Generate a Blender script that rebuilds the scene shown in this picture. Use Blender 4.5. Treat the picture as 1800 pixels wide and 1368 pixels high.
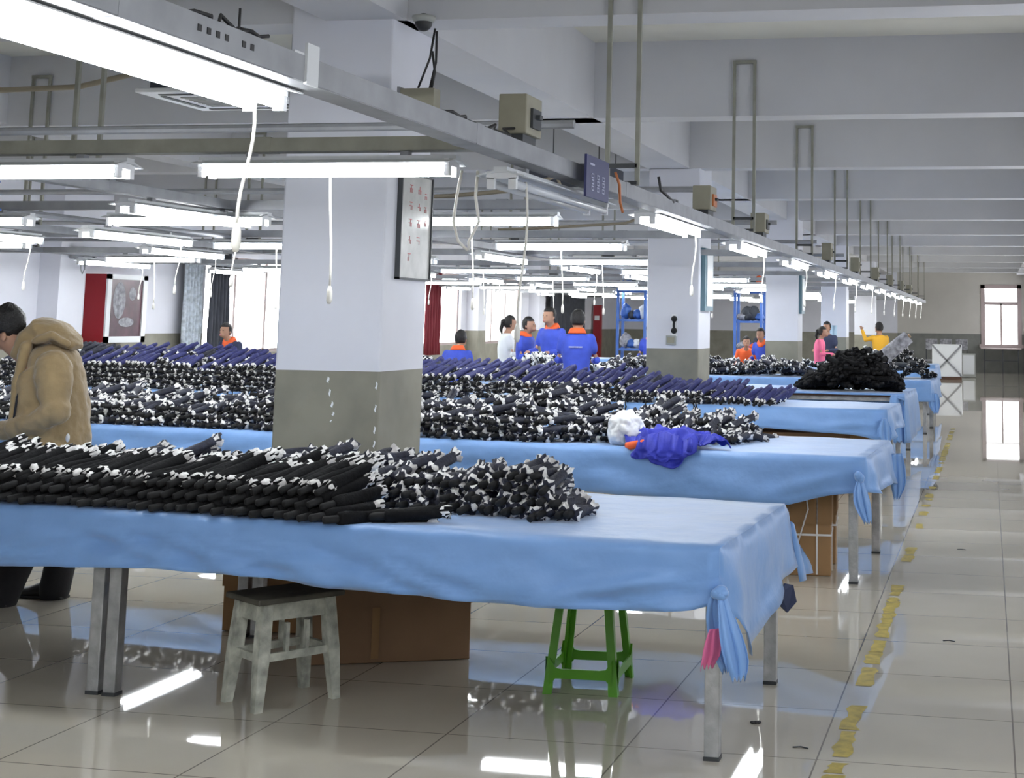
import bpy, bmesh, math, random
from mathutils import Vector, Matrix, noise
PI = math.pi
random.seed(7)
for o in list(bpy.data.objects): bpy.data.objects.remove(o)
S = bpy.context.scene
C = S.collection

# ------------------------------------------------------------------ camera
F, PX, PY, EYE = 2600.0, 1230.0, 220.0, 1.6
def _cv(x, y): return Vector(((x-PX)/F, -(y-PY)/F, 1.0))
_Y = _cv(1738, 572).normalized()
_L = _cv(738, 572-13.0)
_Z = _Y.cross(_L).normalized()
if _Z[1] < 0: _Z = -_Z
_X = _Z.cross(_Y).normalized()
if _X[0] < 0: _X = -_X
right = Vector((_X[0], _Y[0], _Z[0])); up = Vector((_X[1], _Y[1], _Z[1])); fwd = Vector((_X[2], _Y[2], _Z[2]))
cam = bpy.data.cameras.new('camera'); camo = bpy.data.objects.new('camera', cam); C.objects.link(camo)
camo.matrix_world = Matrix(((right[0], up[0], -fwd[0], 0), (right[1], up[1], -fwd[1], 0), (right[2], up[2], -fwd[2], EYE), (0, 0, 0, 1)))
cam.sensor_width = 36; cam.lens = F/1800*36
cam.shift_x = (900-PX)/1800; cam.shift_y = -(684-PY)/1800
cam.clip_end = 200; cam.clip_start = .05
S.camera = camo
def ray(x, y): return right*((x-PX)/F) + up*(-(y-PY)/F) + fwd
def at(x, y, Y):
    d = ray(x, y); return Vector((0, 0, EYE)) + d*(Y/d[1])
# ------------------------------------------------------------------ world, exposure
W = bpy.data.worlds.new('sky'); S.world = W; W.use_nodes = True
bg = W.node_tree.nodes['Background']; bg.inputs[0].default_value = (.90, .94, 1.0, 1); bg.inputs[1].default_value = 3.2
S.view_settings.view_transform = 'Standard'; S.view_settings.look = 'None'
S.view_settings.exposure = 0.42; S.view_settings.gamma = 1; S.view_settings.use_curve_mapping = False
TUBE = 26.0

# ------------------------------------------------------------------ materials
def mat(name, col, rough=.6, metal=0, var=0, vscale=6, bump=0, bscale=40, emit=0, spec=.5, alpha=1, trans=0, sheen=0):
    m = bpy.data.materials.new(name); m.use_nodes = True
    nt = m.node_tree; b = nt.nodes['Principled BSDF']
    b.inputs['Base Color'].default_value = (*col, 1); b.inputs['Roughness'].default_value = rough
    b.inputs['Metallic'].default_value = metal; b.inputs['Specular IOR Level'].default_value = spec
    if trans: b.inputs['Transmission Weight'].default_value = trans
    if alpha < 1: b.inputs['Alpha'].default_value = alpha
    if sheen: b.inputs['Sheen Weight'].default_value = sheen
    if emit:
        b.inputs['Emission Color'].default_value = (*col, 1); b.inputs['Emission Strength'].default_value = emit
    tc = nt.nodes.new('ShaderNodeTexCoord')
    if var:
        n = nt.nodes.new('ShaderNodeTexNoise'); n.inputs['Scale'].default_value = vscale; n.inputs['Detail'].default_value = 5
        nt.links.new(tc.outputs['Object'], n.inputs['Vector'])
        r = nt.nodes.new('ShaderNodeValToRGB')
        r.color_ramp.elements[0].position = .3; r.color_ramp.elements[1].position = .7
        r.color_ramp.elements[0].color = (*[c*(1-var) for c in col], 1)
        r.color_ramp.elements[1].color = (*[min(1, c*(1+var)) for c in col], 1)
        nt.links.new(n.outputs['Fac'], r.inputs['Fac']); nt.links.new(r.outputs['Color'], b.inputs['Base Color'])
    if bump:
        n2 = nt.nodes.new('ShaderNodeTexNoise'); n2.inputs['Scale'].default_value = bscale; n2.inputs['Detail'].default_value = 4
        nt.links.new(tc.outputs['Object'], n2.inputs['Vector'])
        bp = nt.nodes.new('ShaderNodeBump'); bp.inputs['Strength'].default_value = bump; bp.inputs['Distance'].default_value = .02
        nt.links.new(n2.outputs['Fac'], bp.inputs['Height']); nt.links.new(bp.outputs['Normal'], b.inputs['Normal'])
    return m

def wall_mat(name, upper, lower, h, var=.03, lvar=.16):
    """white paint above a grey cement dado, split at height h (world z)"""
    m = mat(name, upper, .55, var=var, vscale=2.5)
    nt = m.node_tree; b = nt.nodes['Principled BSDF']; ramp = [n for n in nt.nodes if n.type == 'VALTORGB'][0]
    g = nt.nodes.new('ShaderNodeNewGeometry'); s = nt.nodes.new('ShaderNodeSeparateXYZ')
    nt.links.new(g.outputs['Position'], s.inputs[0])
    lt = nt.nodes.new('ShaderNodeMath'); lt.operation = 'LESS_THAN'; lt.inputs[1].default_value = h
    nt.links.new(s.outputs['Z'], lt.inputs[0])
    n = nt.nodes.new('ShaderNodeTexNoise'); n.inputs['Scale'].default_value = 3.5; n.inputs['Detail'].default_value = 6
    nt.links.new(g.outputs['Position'], n.inputs['Vector'])
    r = nt.nodes.new('ShaderNodeValToRGB'); r.color_ramp.elements[0].position = .3; r.color_ramp.elements[1].position = .7
    r.color_ramp.elements[0].color = (*[c*(1-lvar) for c in lower], 1); r.color_ramp.elements[1].color = (*[c*(1+lvar) for c in lower], 1)
    nt.links.new(n.outputs['Fac'], r.inputs['Fac'])
    mx = nt.nodes.new('ShaderNodeMix'); mx.data_type = 'RGBA'
    nt.links.new(lt.outputs[0], mx.inputs[0]); nt.links.new(ramp.outputs['Color'], mx.inputs[6]); nt.links.new(r.outputs['Color'], mx.inputs[7])
    nt.links.new(mx.outputs[2], b.inputs['Base Color'])
    return m

M = {}
M['wall'] = wall_mat('painted_wall', (.70, .71, .78), (.25, .24, .195), 1.30)
M['column'] = wall_mat('painted_column', (.66, .67, .73), (.22, .21, .165), 1.30)
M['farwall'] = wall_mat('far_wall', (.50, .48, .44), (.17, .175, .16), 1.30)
M['ceil'] = mat('ceiling_paint', (.63, .62, .56), .8, var=.04, vscale=1.5)
M['beam'] = mat('beam_paint', (.535, .54, .565), .8, var=.04, vscale=1.5)
M['cloth'] = mat('blue_cloth', (.175, .345, .68), .45, var=.05, vscale=5, bump=.55, bscale=6, sheen=.35)
M['wood'] = mat('brown_board', (.10, .05, .03), .6, var=.2)
M['steel'] = mat('galvanised_steel', (.42, .43, .44), .38, .75, var=.25, vscale=14, bump=.15, bscale=60)
M['steel_dark'] = mat('dark_steel', (.06, .065, .07), .5, .4)
M['tray'] = mat('tray_metal', (.30, .31, .33), .5, .25, var=.12, vscale=8)
M['tray_olive'] = mat('aged_tray_metal', (.27, .27, .23), .55, .2, var=.15, vscale=8)
M['lamp'] = mat('lamp_enamel', (.62, .64, .66), .35)
M['socket'] = mat('socket_plastic', (.75, .76, .78), .4)
M['tube'] = mat('lit_tube', (.95, .98, 1.0), .3, emit=TUBE)
M['tube_off'] = mat('unlit_tube', (.62, .64, .68), .25)
M['cord'] = mat('cord_plastic', (.78, .76, .70), .5)
M['cable'] = mat('black_cable', (.02, .02, .022), .5)
M['beigecable'] = mat('beige_cable', (.30, .26, .19), .6)
M['black'] = mat('black_fabric', (.004, .004, .005), .85, var=.4, vscale=30, bump=.3, bscale=60, spec=.25)
M['navy'] = mat('navy_fabric', (.026, .030, .135), .7, var=.3, vscale=25, bump=.3, bscale=60)
M['slate'] = mat('dark_slate_fabric', (.014, .016, .032), .65, var=.5, vscale=30, bump=.3, bscale=60)
M['silver'] = mat('silver_lining', (.74, .71, .70), .5, var=.4, vscale=22, bump=.4, bscale=40)
M['greyfab'] = mat('grey_fabric', (.06, .065, .075), .7, var=.3)
M['handle'] = mat('handle_plastic', (.004, .004, .005), .8)
M['skin'] = mat('skin', (.42, .23, .15), .55, var=.06)
M['hair'] = mat('hair', (.008, .007, .007), .5, bump=.5, bscale=120)
M['tan'] = mat('tan_jacket_cotton', (.29, .205, .10), .85, var=.10, vscale=9, bump=.5, bscale=12, sheen=.3)
M['trousers'] = mat('black_trousers', (.012, .012, .016), .8, bump=.3, bscale=12)
M['shoe'] = mat('shoe_leather', (.01, .01, .011), .5)
M['zip'] = mat('metal_tag', (.75, .75, .75), .3, .4)
M['uniform'] = mat('blue_uniform', (.045, .085, .52), .75, var=.12, vscale=9, bump=.3, bscale=14)
M['orange'] = mat('orange_collar', (.85, .13, .03), .7)
M['yellow'] = mat('yellow_jacket', (.85, .45, .03), .7)
M['pink'] = mat('pink_jacket', (.85, .16, .30), .7)
M['whitefab'] = mat('white_fabric', (.8, .83, .85), .7)
M['darkblue'] = mat('dark_blue_top', (.03, .04, .09), .8)
M['royal'] = mat('royal_blue_cloth', (.018, .03, .42), .6, var=.2, bump=.3, bscale=14)
M['bag'] = mat('white_plastic_bag', (.80, .82, .84), .25, bump=.25, bscale=14)
M['pinkcloth'] = mat('pink_cloth', (.72, .16, .34), .7, var=.1)
M['green'] = mat('green_plastic', (.10, .36, .015), .35)
M['oldwood'] = mat('chipped_paint_wood', (.43, .44, .38), .75, var=.40, vscale=16, bump=.4, bscale=24)
M['oldseat'] = mat('worn_dark_seat_wood', (.075, .07, .055), .7, var=.35, vscale=12)
M['carton'] = mat('brown_cardboard', (.27, .16, .088), .8, var=.12, vscale=3)
M['carton2'] = mat('light_cardboard', (.33, .19, .085), .8, var=.12, vscale=3)
M['tape'] = mat('paper_tape', (.42, .28, .16), .5)
M['string'] = mat('white_string', (.8, .8, .8), .5)
M['paintline'] = mat('worn_yellow_paint', (.42, .33, .07), .5, var=.3, vscale=20)
M['red'] = mat('red_enamel', (.30, .012, .02), .4)
M['white'] = mat('white_enamel', (.78, .80, .82), .4)
M['sign'] = mat('navy_sign', (.035, .04, .13), .4)
M['signink'] = mat('pale_print', (.45, .47, .62), .5)
M['redink'] = mat('red_print', (.45, .09, .09), .5)
M['board'] = mat('notice_sheet', (.52, .52, .50), .18, var=.12, vscale=9)
M['ebox'] = mat('beige_metal_box', (.28, .265, .20), .5, var=.1)
M['switch'] = mat('orange_switch', (.5, .16, .05), .4)
M['curtain'] = mat('charcoal_curtain', (.05, .055, .07), .85, var=.15)
M['curtain_r'] = mat('dark_red_lining', (.16, .01, .02), .8)
M['lace'] = mat('pale_curtain', (.45, .50, .56), .8, var=.3, vscale=16)
M['frame'] = mat('window_frame', (.42, .34, .33), .5)
M['daylight'] = mat('bright_window_pane', (.95, .98, 1.0), .2, emit=4.0)
M['glassfront'] = mat('cabinet_glass', (.07, .025, .035), .3, var=.5, vscale=6)
M['rack'] = mat('blue_rack_steel', (.05, .14, .45), .45)
M['stuffgrey'] = mat('grey_goods', (.30, .30, .33), .8, var=.5, vscale=14)
M['cabinet'] = mat('grey_cabinet', (.32, .33, .31), .5)
M['xbar'] = mat('grey_bar', (.26, .26, .28), .5)
M['teal'] = mat('teal_panel', (.10, .19, .24), .4)
M['pale'] = mat('pale_blue_wrap', (.50, .68, .85), .6)

def floor_mat():
    m = bpy.data.materials.new('glazed_floor_tiles'); m.use_nodes = True
    nt = m.node_tree; b = nt.nodes['Principled BSDF']
    g = nt.nodes.new('ShaderNodeNewGeometry'); mp = nt.nodes.new('ShaderNodeMapping')
    mp.inputs['Location'].default_value = (-.075+40*.72, -8.57+40*.715, 0)
    br = nt.nodes.new('ShaderNodeTexBrick'); br.offset = 0; br.squash = 1
    br.inputs['Scale'].default_value = 1; br.inputs['Brick Width'].default_value = .72; br.inputs['Row Height'].default_value = .715
    br.inputs['Mortar Size'].default_value = .0035; br.inputs['Mortar Smooth'].default_value = .1; br.inputs['Bias'].default_value = 0
    br.inputs['Color1'].default_value = (.56, .52, .44, 1); br.inputs['Color2'].default_value = (.52, .48, .405, 1); br.inputs['Mortar'].default_value = (.20, .18, .16, 1)
    n = nt.nodes.new('ShaderNodeTexNoise'); n.inputs['Scale'].default_value = 1.3; n.inputs['Detail'].default_value = 8
    mx = nt.nodes.new('ShaderNodeMix'); mx.data_type = 'RGBA'; mx.blend_type = 'MULTIPLY'; mx.inputs[0].default_value = .35
    nt.links.new(g.outputs['Position'], mp.inputs[0]); nt.links.new(mp.outputs[0], br.inputs['Vector']); nt.links.new(g.outputs['Position'], n.inputs['Vector'])
    nt.links.new(br.outputs['Color'], mx.inputs[6]); nt.links.new(n.outputs['Color'], mx.inputs[7])
    r = nt.nodes.new('ShaderNodeValToRGB'); r.color_ramp.elements[0].color = (.75, .75, .75, 1); r.color_ramp.elements[1].color = (1, 1, 1, 1)
    r.color_ramp.elements[0].position = .35; r.color_ramp.elements[1].position = .65
    nt.links.new(n.outputs['Fac'], r.inputs['Fac']); nt.links.new(r.outputs['Color'], mx.inputs[7])
    nt.links.new(mx.outputs[2], b.inputs['Base Color'])
    b.inputs['Roughness'].default_value = .022; b.inputs['Specular IOR Level'].default_value = .75
    n3 = nt.nodes.new('ShaderNodeTexNoise'); n3.inputs['Scale'].default_value = 1.1; n3.inputs['Detail'].default_value = 1
    nt.links.new(g.outputs['Position'], n3.inputs['Vector'])
    bp = nt.nodes.new('ShaderNodeBump'); bp.inputs['Strength'].default_value = .025; bp.inputs['Distance'].default_value = .01
    nt.links.new(n3.outputs['Fac'], bp.inputs['Height']); nt.links.new(bp.outputs['Normal'], b.inputs['Normal'])
    return m
M['floor'] = floor_mat()

# ------------------------------------------------------------------ mesh helpers
def tag(o, label=None, cat=None, group=None, kind=None):
    if label: o['label'] = label
    if cat: o['category'] = cat
    if group: o['group'] = group
    if kind: o['kind'] = kind
    return o
def obj(name, bm, m, parent=None, smooth=False, loc=None):
    me = bpy.data.meshes.new(name)
    bmesh.ops.recalc_face_normals(bm, faces=bm.faces)
    if smooth:
        for f in bm.faces: f.smooth = True
    bm.to_mesh(me); bm.free()
    for x in (m if isinstance(m, (list, tuple)) else [m]): me.materials.append(M[x])
    o = bpy.data.objects.new(name, me); C.objects.link(o)
    if parent is not None: o.parent = parent
    if loc is not None: o.location = loc
    return o
def empty(name, loc=(0, 0, 0), rz=0):
    o = bpy.data.objects.new(name, None); C.objects.link(o); o.location = loc; o.rotation_euler = (0, 0, rz); o.empty_display_size = .1
    return o
def NB(): return bmesh.new()
def box(bm, x0, x1, y0, y1, z0, z1, mi=0, mtx=None):
    v = [bm.verts.new(p) for p in ((x0, y0, z0), (x1, y0, z0), (x1, y1, z0), (x0, y1, z0), (x0, y0, z1), (x1, y0, z1), (x1, y1, z1), (x0, y1, z1))]
    for f in ((0, 3, 2, 1), (4, 5, 6, 7), (0, 1, 5, 4), (1, 2, 6, 5), (2, 3, 7, 6), (3, 0, 4, 7)):
        fc = bm.faces.new([v[i] for i in f]); fc.material_index = mi
    if mtx is not None:
        for q in v: q.co = mtx @ q.co
    return v
def bar(bm, a, b, w, t=None, mi=0, upv=None):
    """rectangular bar from a to b"""
    a = Vector(a); b = Vector(b); t = t or w; d = (b-a).normalized()
    u = Vector(upv) if upv else (Vector((0, 0, 1)) if abs(d.z) < .95 else Vector((1, 0, 0)))
    s = d.cross(u).normalized(); u = s.cross(d).normalized()
    vs = []
    for p in (a, b):
        for sx, sy in ((-1, -1), (1, -1), (1, 1), (-1, 1)): vs.append(bm.verts.new(p+s*sx*w/2+u*sy*t/2))
    for f in ((3, 2, 1, 0), (4, 5, 6, 7), (0, 1, 5, 4), (1, 2, 6, 5), (2, 3, 7, 6), (3, 0, 4, 7)):
        bm.faces.new([vs[i] for i in f]).material_index = mi
def tube(bm, pts, r, seg=8, mi=0, cap=True):
    """round tube through pts; r scalar or list (rx,ry tuples allowed)"""
    pts = [Vector(p) for p in pts]; n = len(pts); rings = []
    for i, p in enumerate(pts):
        d = (pts[min(i+1, n-1)]-pts[max(i-1, 0)])
        d = d.normalized() if d.length > 1e-9 else Vector((0, 0, 1))
        u = Vector((0, 0, 1)) if abs(d.z) < .9 else Vector((0, 1, 0))
        s = d.cross(u).normalized(); u = s.cross(d).normalized()
        rr = r[i] if isinstance(r, (list, tuple)) else r
        ra, rb = rr if isinstance(rr, (list, tuple)) else (rr, rr)
        rings.append([bm.verts.new(p+s*ra*math.cos(2*PI*k/seg)+u*rb*math.sin(2*PI*k/seg)) for k in range(seg)])
    for i in range(n-1):
        for k in range(seg):
            bm.faces.new((rings[i][k], rings[i][(k+1) % seg], rings[i+1][(k+1) % seg], rings[i+1][k])).material_index = mi
    if cap:
        bm.faces.new(rings[0][::-1]).material_index = mi; bm.faces.new(rings[-1]).material_index = mi
    return rings
def ball(bm, c, r, mi=0, seg=12, sc=(1, 1, 1), mtx=None):
    mm = Matrix.Translation(c) @ (mtx if mtx is not None else Matrix.Identity(4)) @ Matrix.Diagonal((r*sc[0], r*sc[1], r*sc[2], 1))
    g = bmesh.ops.create_uvsphere(bm, u_segments=seg, v_segments=max(6, seg//2+2), radius=1, matrix=mm)
    for v in g['verts']:
        for f in v.link_faces: f.material_index = mi
def bevel(o, w=.004, seg=2):
    md = o.modifiers.new('bevel', 'BEVEL'); md.width = w; md.segments = seg; md.limit_method = 'ANGLE'
def struct(name, bm, m, label=None, parent=None):
    o = obj(name, bm, m, parent)
    if parent is None: o['kind'] = 'structure'
    if label: o['label'] = label
    return o
def copy_tree(root, parent=None):
    c = root.copy(); C.objects.link(c)
    if parent is not None: c.parent = parent
    for ch in [k for k in KIDS.get(root.name, [])]: copy_tree(ch, c)
    return c
KIDS = {}
def note_kids(root):
    for ch in root.children_recursive:
        KIDS.setdefault(ch.parent.name, [])
        if ch not in KIDS[ch.parent.name]: KIDS[ch.parent.name].append(ch)

# ------------------------------------------------------------------ the room
XL, XR, YB, YF, HC, HB = -13.0, 1.32, -3.0, 52.0, 3.95, 3.30
bm = NB(); box(bm, XL-.3, XR+.3, YB, YF+.3, -.12, 0); struct('floor', bm, 'floor')
bm = NB(); box(bm, XL-.3, XR+.3, YB, YF+.3, HC, HC+.15); struct('ceiling', bm, 'ceil')
# left wall with three window openings
LWIN = [(23.1, 26.6, .95, 2.62), (31.3, 35.6, .95, 2.7), (37.0, 40.5, .95, 2.7)]
bm = NB()
edges = [YB] + [v for w in LWIN for v in w[:2]] + [YF]
for i in range(0, len(edges), 2): box(bm, XL-.25, XL, edges[i], edges[i+1], 0, HC)
for y0, y1, z0, z1 in LWIN:
    box(bm, XL-.25, XL, y0, y1, 0, z0); box(bm, XL-.25, XL, y0, y1, z1, HC)
struct('wall_left', bm, 'wall')
bm = NB(); box(bm, XL-.25, XR+.25, YB-.25, YB, 0, HC); struct('wall_front', bm, 'wall')
# pilasters of the left wall
for y0 in (7.85, 16.2, 18.6, 28.6, 36.0, 41.2):
    bm = NB(); box(bm, XL, XL+.32, y0, y0+.6, 0, HC); struct('trim_1', bm, 'wall')
for k, (y0, y1, z0, z1) in enumerate(LWIN):
    bm = NB()
    for z in (z0+.03, z1-.03): box(bm, XL-.16, XL-.08, y0, y1, z-.03, z+.03)
    n = 3
    for i in range(n+1):
        y = y0+.03+(y1-y0-.06)*i/n; box(bm, XL-.16, XL-.08, y-.035, y+.035, z0, z1)
    w = struct('window_%d' % (k+2), bm, 'frame')
    bm = NB(); box(bm, XL-.13, XL-.12, y0+.03, y1-.03, z0+.03, z1-.03); obj('window_pane', bm, 'daylight', w)
# far wall with one window opening
wa, wb = at(1731, 507, YF), at(1789, 606, YF)
WX0, WX1, WZ0, WZ1 = wa.x, wb.x, wb.z, wa.z
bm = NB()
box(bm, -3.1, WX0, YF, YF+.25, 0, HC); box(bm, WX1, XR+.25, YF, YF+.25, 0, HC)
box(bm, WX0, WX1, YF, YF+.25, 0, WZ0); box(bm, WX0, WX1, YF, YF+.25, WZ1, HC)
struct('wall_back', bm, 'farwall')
bm = NB(); box(bm, XL-.25, -3.1, YF-.02, YF+.25, 0, HC); struct('wall_back', bm, 'wall')
bm = NB()
box(bm, WX0-.14, WX0, YF-.03, YF+.12, WZ0-.1, WZ1+.12); box(bm, WX1, WX1+.14, YF-.03, YF+.12, WZ0-.1, WZ1+.12)
box(bm, WX0-.14, WX1+.14, YF-.03, YF+.12, WZ1, WZ1+.12); box(bm, WX0-.2, WX1+.2, YF-.10, YF+.12, WZ0-.12, WZ0)
zt = WZ1-(WZ1-WZ0)*.27; box(bm, WX0, WX1, YF+.03, YF+.1, zt-.05, zt+.05)
xm = (WX0+WX1)/2; box(bm, xm-.03, xm+.03, YF+.03, YF+.1, WZ0, zt)
w = struct('window_1', bm, 'frame')
bm = NB(); box(bm, WX0, WX1, YF+.06, YF+.07, WZ0, WZ1); obj('window_pane', bm, 'daylight', w)
# right wall: piers between large openings to the daylight
bm = NB(); RW = []
y = -1.0
yy = YB
while y < 50:
    RW.append((y, y+2.4)); box(bm, XR, XR+.25, yy, y, 0, HC); yy = y+2.4; y += 4.15
box(bm, XR, XR+.25, yy, YF, 0, HC)
for a, b in RW: box(bm, XR, XR+.25, a, b, 0, .95); box(bm, XR, XR+.25, a, b, 2.9, HC)
struct('wall_right', bm, 'wall')
for k, (a, b) in enumerate(RW):
    bm = NB()
    for z in (.98, 2.3, 2.87): box(bm, XR+.10, XR+.16, a, b, z-.03, z+.03)
    for q in range(4):
        yq = a+.03+(b-a-.06)*q/3; box(bm, XR+.10, XR+.16, yq-.03, yq+.03, .95, 2.9)
    struct('window_%d' % (k+5), bm, 'frame')
# beams
for k in range(-1, 12):
    y0 = 7.9+4.13*k
    bm = NB(); box(bm, XL, XR, y0, y0+.30, HB, HC); struct('trim_2', bm, 'beam')
bm = NB(); box(bm, -3.75, -3.27, YB, YF, HB, HC); struct('trim_3', bm, 'beam')
bm = NB(); box(bm, .95, XR, YB, YF, HB+.02, HC); struct('trim_4', bm, 'beam')
bm = NB(); box(bm, -9.2, -8.85, YB, YF, HB+.02, HC); struct('trim_5', bm, 'beam')
# columns
COL = [(-3.96, -3.33, 7.85, 8.5), (-3.74, -3.15, 16.2, 16.9), (-3.62, -3.08, 24.4, 25.0), (-3.62, -3.06, 32.7, 33.3), (-3.62, -3.06, 41.0, 41.6)]
clab = ['nearest square white column with grey cement base, behind the front table', 'second white column, with a handle and a small box on its face',
        'third white column from the camera, plain with grey base', 'fourth white column, half hidden behind far lamps', 'fifth and farthest white column near the far wall']
for (x0, x1, y0, y1), lb in zip(COL, clab):
    bm = NB(); box(bm, x0, x1, y0, y1, 0, HC); o = struct('column', bm, 'column', lb); bevel(o, .012)
# chips of missing plaster on the nearest column
bm = NB()
def chip(bm, x, z, w, h, y=7.848):
    n = 9; vs = []
    for i in range(n):
        a = 2*PI*i/n; rr = random.uniform(.6, 1)
        vs.append(bm.verts.new((x+.6*w*rr*math.cos(a)+.004*math.sin(a*3), y, z+.8*h*rr*math.sin(a))))
    bm.faces.new(vs)
for px, py, w, h in ((577, 668, .018, .03), (580, 690, .012, .04), (584, 712, .014, .03), (586, 728, .014, .02), (582, 740, .010, .01)):
    p = at(px, py, 7.85); chip(bm, p.x, p.z, w, h, 7.847)
for z in (1.22, 1.1, .98, .9, .7, .62, .5): chip(bm, -3.345, z, .010, .035, 7.847)
o = obj('plaster_chips', bm, 'white'); tag(o, kind='structure')

# yellow walkway line
wl = empty('walkway_line', (-.565, 5, 0)); tag(wl, 'broken worn yellow line painted along the tiled aisle floor', 'floor line')
y = 4.3
while y < 24:
    L = random.uniform(.12, .40); w = .040
    if random.random() < (.9 if y < 9.5 else .6):
        pts = []
        for i in range(7): pts.append((-w+random.uniform(-.006, .020), y-5+L*i/6))
        for i in range(6, -1, -1): pts.append((w+random.uniform(-.020, .006), y-5+L*i/6))
        bm = NB(); bm.faces.new([bm.verts.new((a, b, .0015)) for a, b in pts]); obj('paint_patch', bm, 'paintline', wl)
    y += L+random.uniform(-.02, .09)

# ------------------------------------------------------------------ overhead: cable trays
def tray(name, a, b, w, h, m, label, grp=None):
    bm = NB(); a = Vector(a); b = Vector(b); d = (b-a).normalized(); s = Vector((d.y, -d.x, 0)).normalized()
    t = .006
    bar(bm, a-Vector((0, 0, h/2)), b-Vector((0, 0, h/2)), w, t)
    for q in (-1, 1): bar(bm, a+s*q*(w/2), b+s*q*(w/2), t, h)
    bar(bm, a+Vector((0, 0, h/2-.002)), b+Vector((0, 0, h/2-.002)), w-.01, t)
    L = (b-a).length; k = 1.2
    while k < L-.5:
        p = a+d*k; bar(bm, p-d*.04, p+d*.04, w+.008, h+.008); k += 2.4
    o = obj(name, bm, m); tag(o, label, 'cable tray', grp); return o
TZ = 2.305
TC = 2.37
tray('cable_tray', (-1.97, -3, TZ), (-1.97, 47, TZ), .10, .075, 'tray', 'long grey cable tray running along the aisle above the table ends')
XROW = [-5.25, -8.5, -11.4]
rl = ['grey cable tray running along the room, first one left of the nearest column', 'grey cable tray along the room in the middle of the left half', 'grey cable tray along the room closest to the left wall']
for x, lb in zip(XROW, rl): tray('cable_tray', (x, 5.0 if x < -6 else 4.5, TC), (x, 47, TC), .09, .06, 'tray', lb)
for y in (-1.6, 1.9): tray('cable_tray', (-2.02, y, TC), (-12.9, y, TC), .09, .06, 'tray', 'grey crossing cable tray above and behind the viewpoint', 'crossing trays behind the viewpoint')
for y in (-1.6, 1.9): tray('cable_tray', (XR, y, TC+.26), (-1.0, y, TC+.26), .09, .06, 'tray', 'short wall bracket tray above the viewpoint', 'wall bracket trays above the viewpoint')
YC = [6.2+3.38*k for k in range(13)]
ordw = ['first', 'second', 'third', 'fourth', 'fifth', 'sixth']
for k, y in enumerate(YC):
    lb = ('%s grey cable tray crossing the room from the front, above the tables' % ordw[k]) if k < 6 else 'grey crossing cable tray far back above the lamps'
    tray('cable_tray', (-2.02, y, TC), (-12.9, y, TC), .09, .06, 'tray_olive' if k < 1 else 'tray', lb, None if k < 6 else 'far crossing cable trays')
# thin pipes crossing above
for k, y in enumerate((7.0, 10.6, 14.2, 17.6, 21)):
    bm = NB(); tube(bm, [(-2.0, y, 2.56), (-13.02, y, 2.56)], .022, 8)
    o = obj('crossing_pipe', bm, 'tray'); tag(o, '%s thin grey pipe crossing the room just above the crossing trays' % ordw[k], 'pipe')
# hangers (pairs of rods from beams to trays)
def hanger(x, y, top, label, grp=None, gap=.17, TZ=TZ):
    t = empty('tray_hanger', (x, y, 0)); tag(t, label, 'hanger', grp)
    for q in (-1, 1):
        bm = NB(); bar(bm, (q*gap/2, 0, TZ+.03), (q*gap/2, 0, top), .024, .024); obj('rod', bm, 'tray_olive', t)
    bm = NB(); bar(bm, (-gap/2, 0, TZ+.14), (gap/2, 0, TZ+.14), .024, .024); bar(bm, (-gap/2, 0, TZ+.045), (gap/2, 0, TZ+.045), .03, .02); obj('lower_crossbar', bm, 'steel_dark', t)
    bm = NB(); bar(bm, (-gap/2-.014, 0, top), (gap/2+.014, 0, top), .028, .028); obj('top_crossbar', bm, 'tray_olive', t)
    return t
ordh = ['nearest', 'second nearest', 'third nearest', 'fourth nearest', 'fifth nearest', 'sixth nearest']
for k in range(0, 10):
    y = 7.88+4.13*k-.005
    lb = ('%s pair of thin rods holding up the aisle cable tray' % ordh[k]) if k < 6 else 'distant rod pair holding up the aisle cable tray'
    hanger(-1.97, y, 3.75, lb, None if k < 6 else 'distant aisle tray hangers')
for x, nm in zip(XROW, ('first tray left of the nearest column', 'middle left tray', 'tray by the left wall')):
    for k in range(0, 6):
        y = 7.88+4.13*k-.005
        lb = '%s rod pair on the %s' % (ordh[k], nm)
        hanger(x, y, 3.75, lb, TZ=TC-.01)

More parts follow.
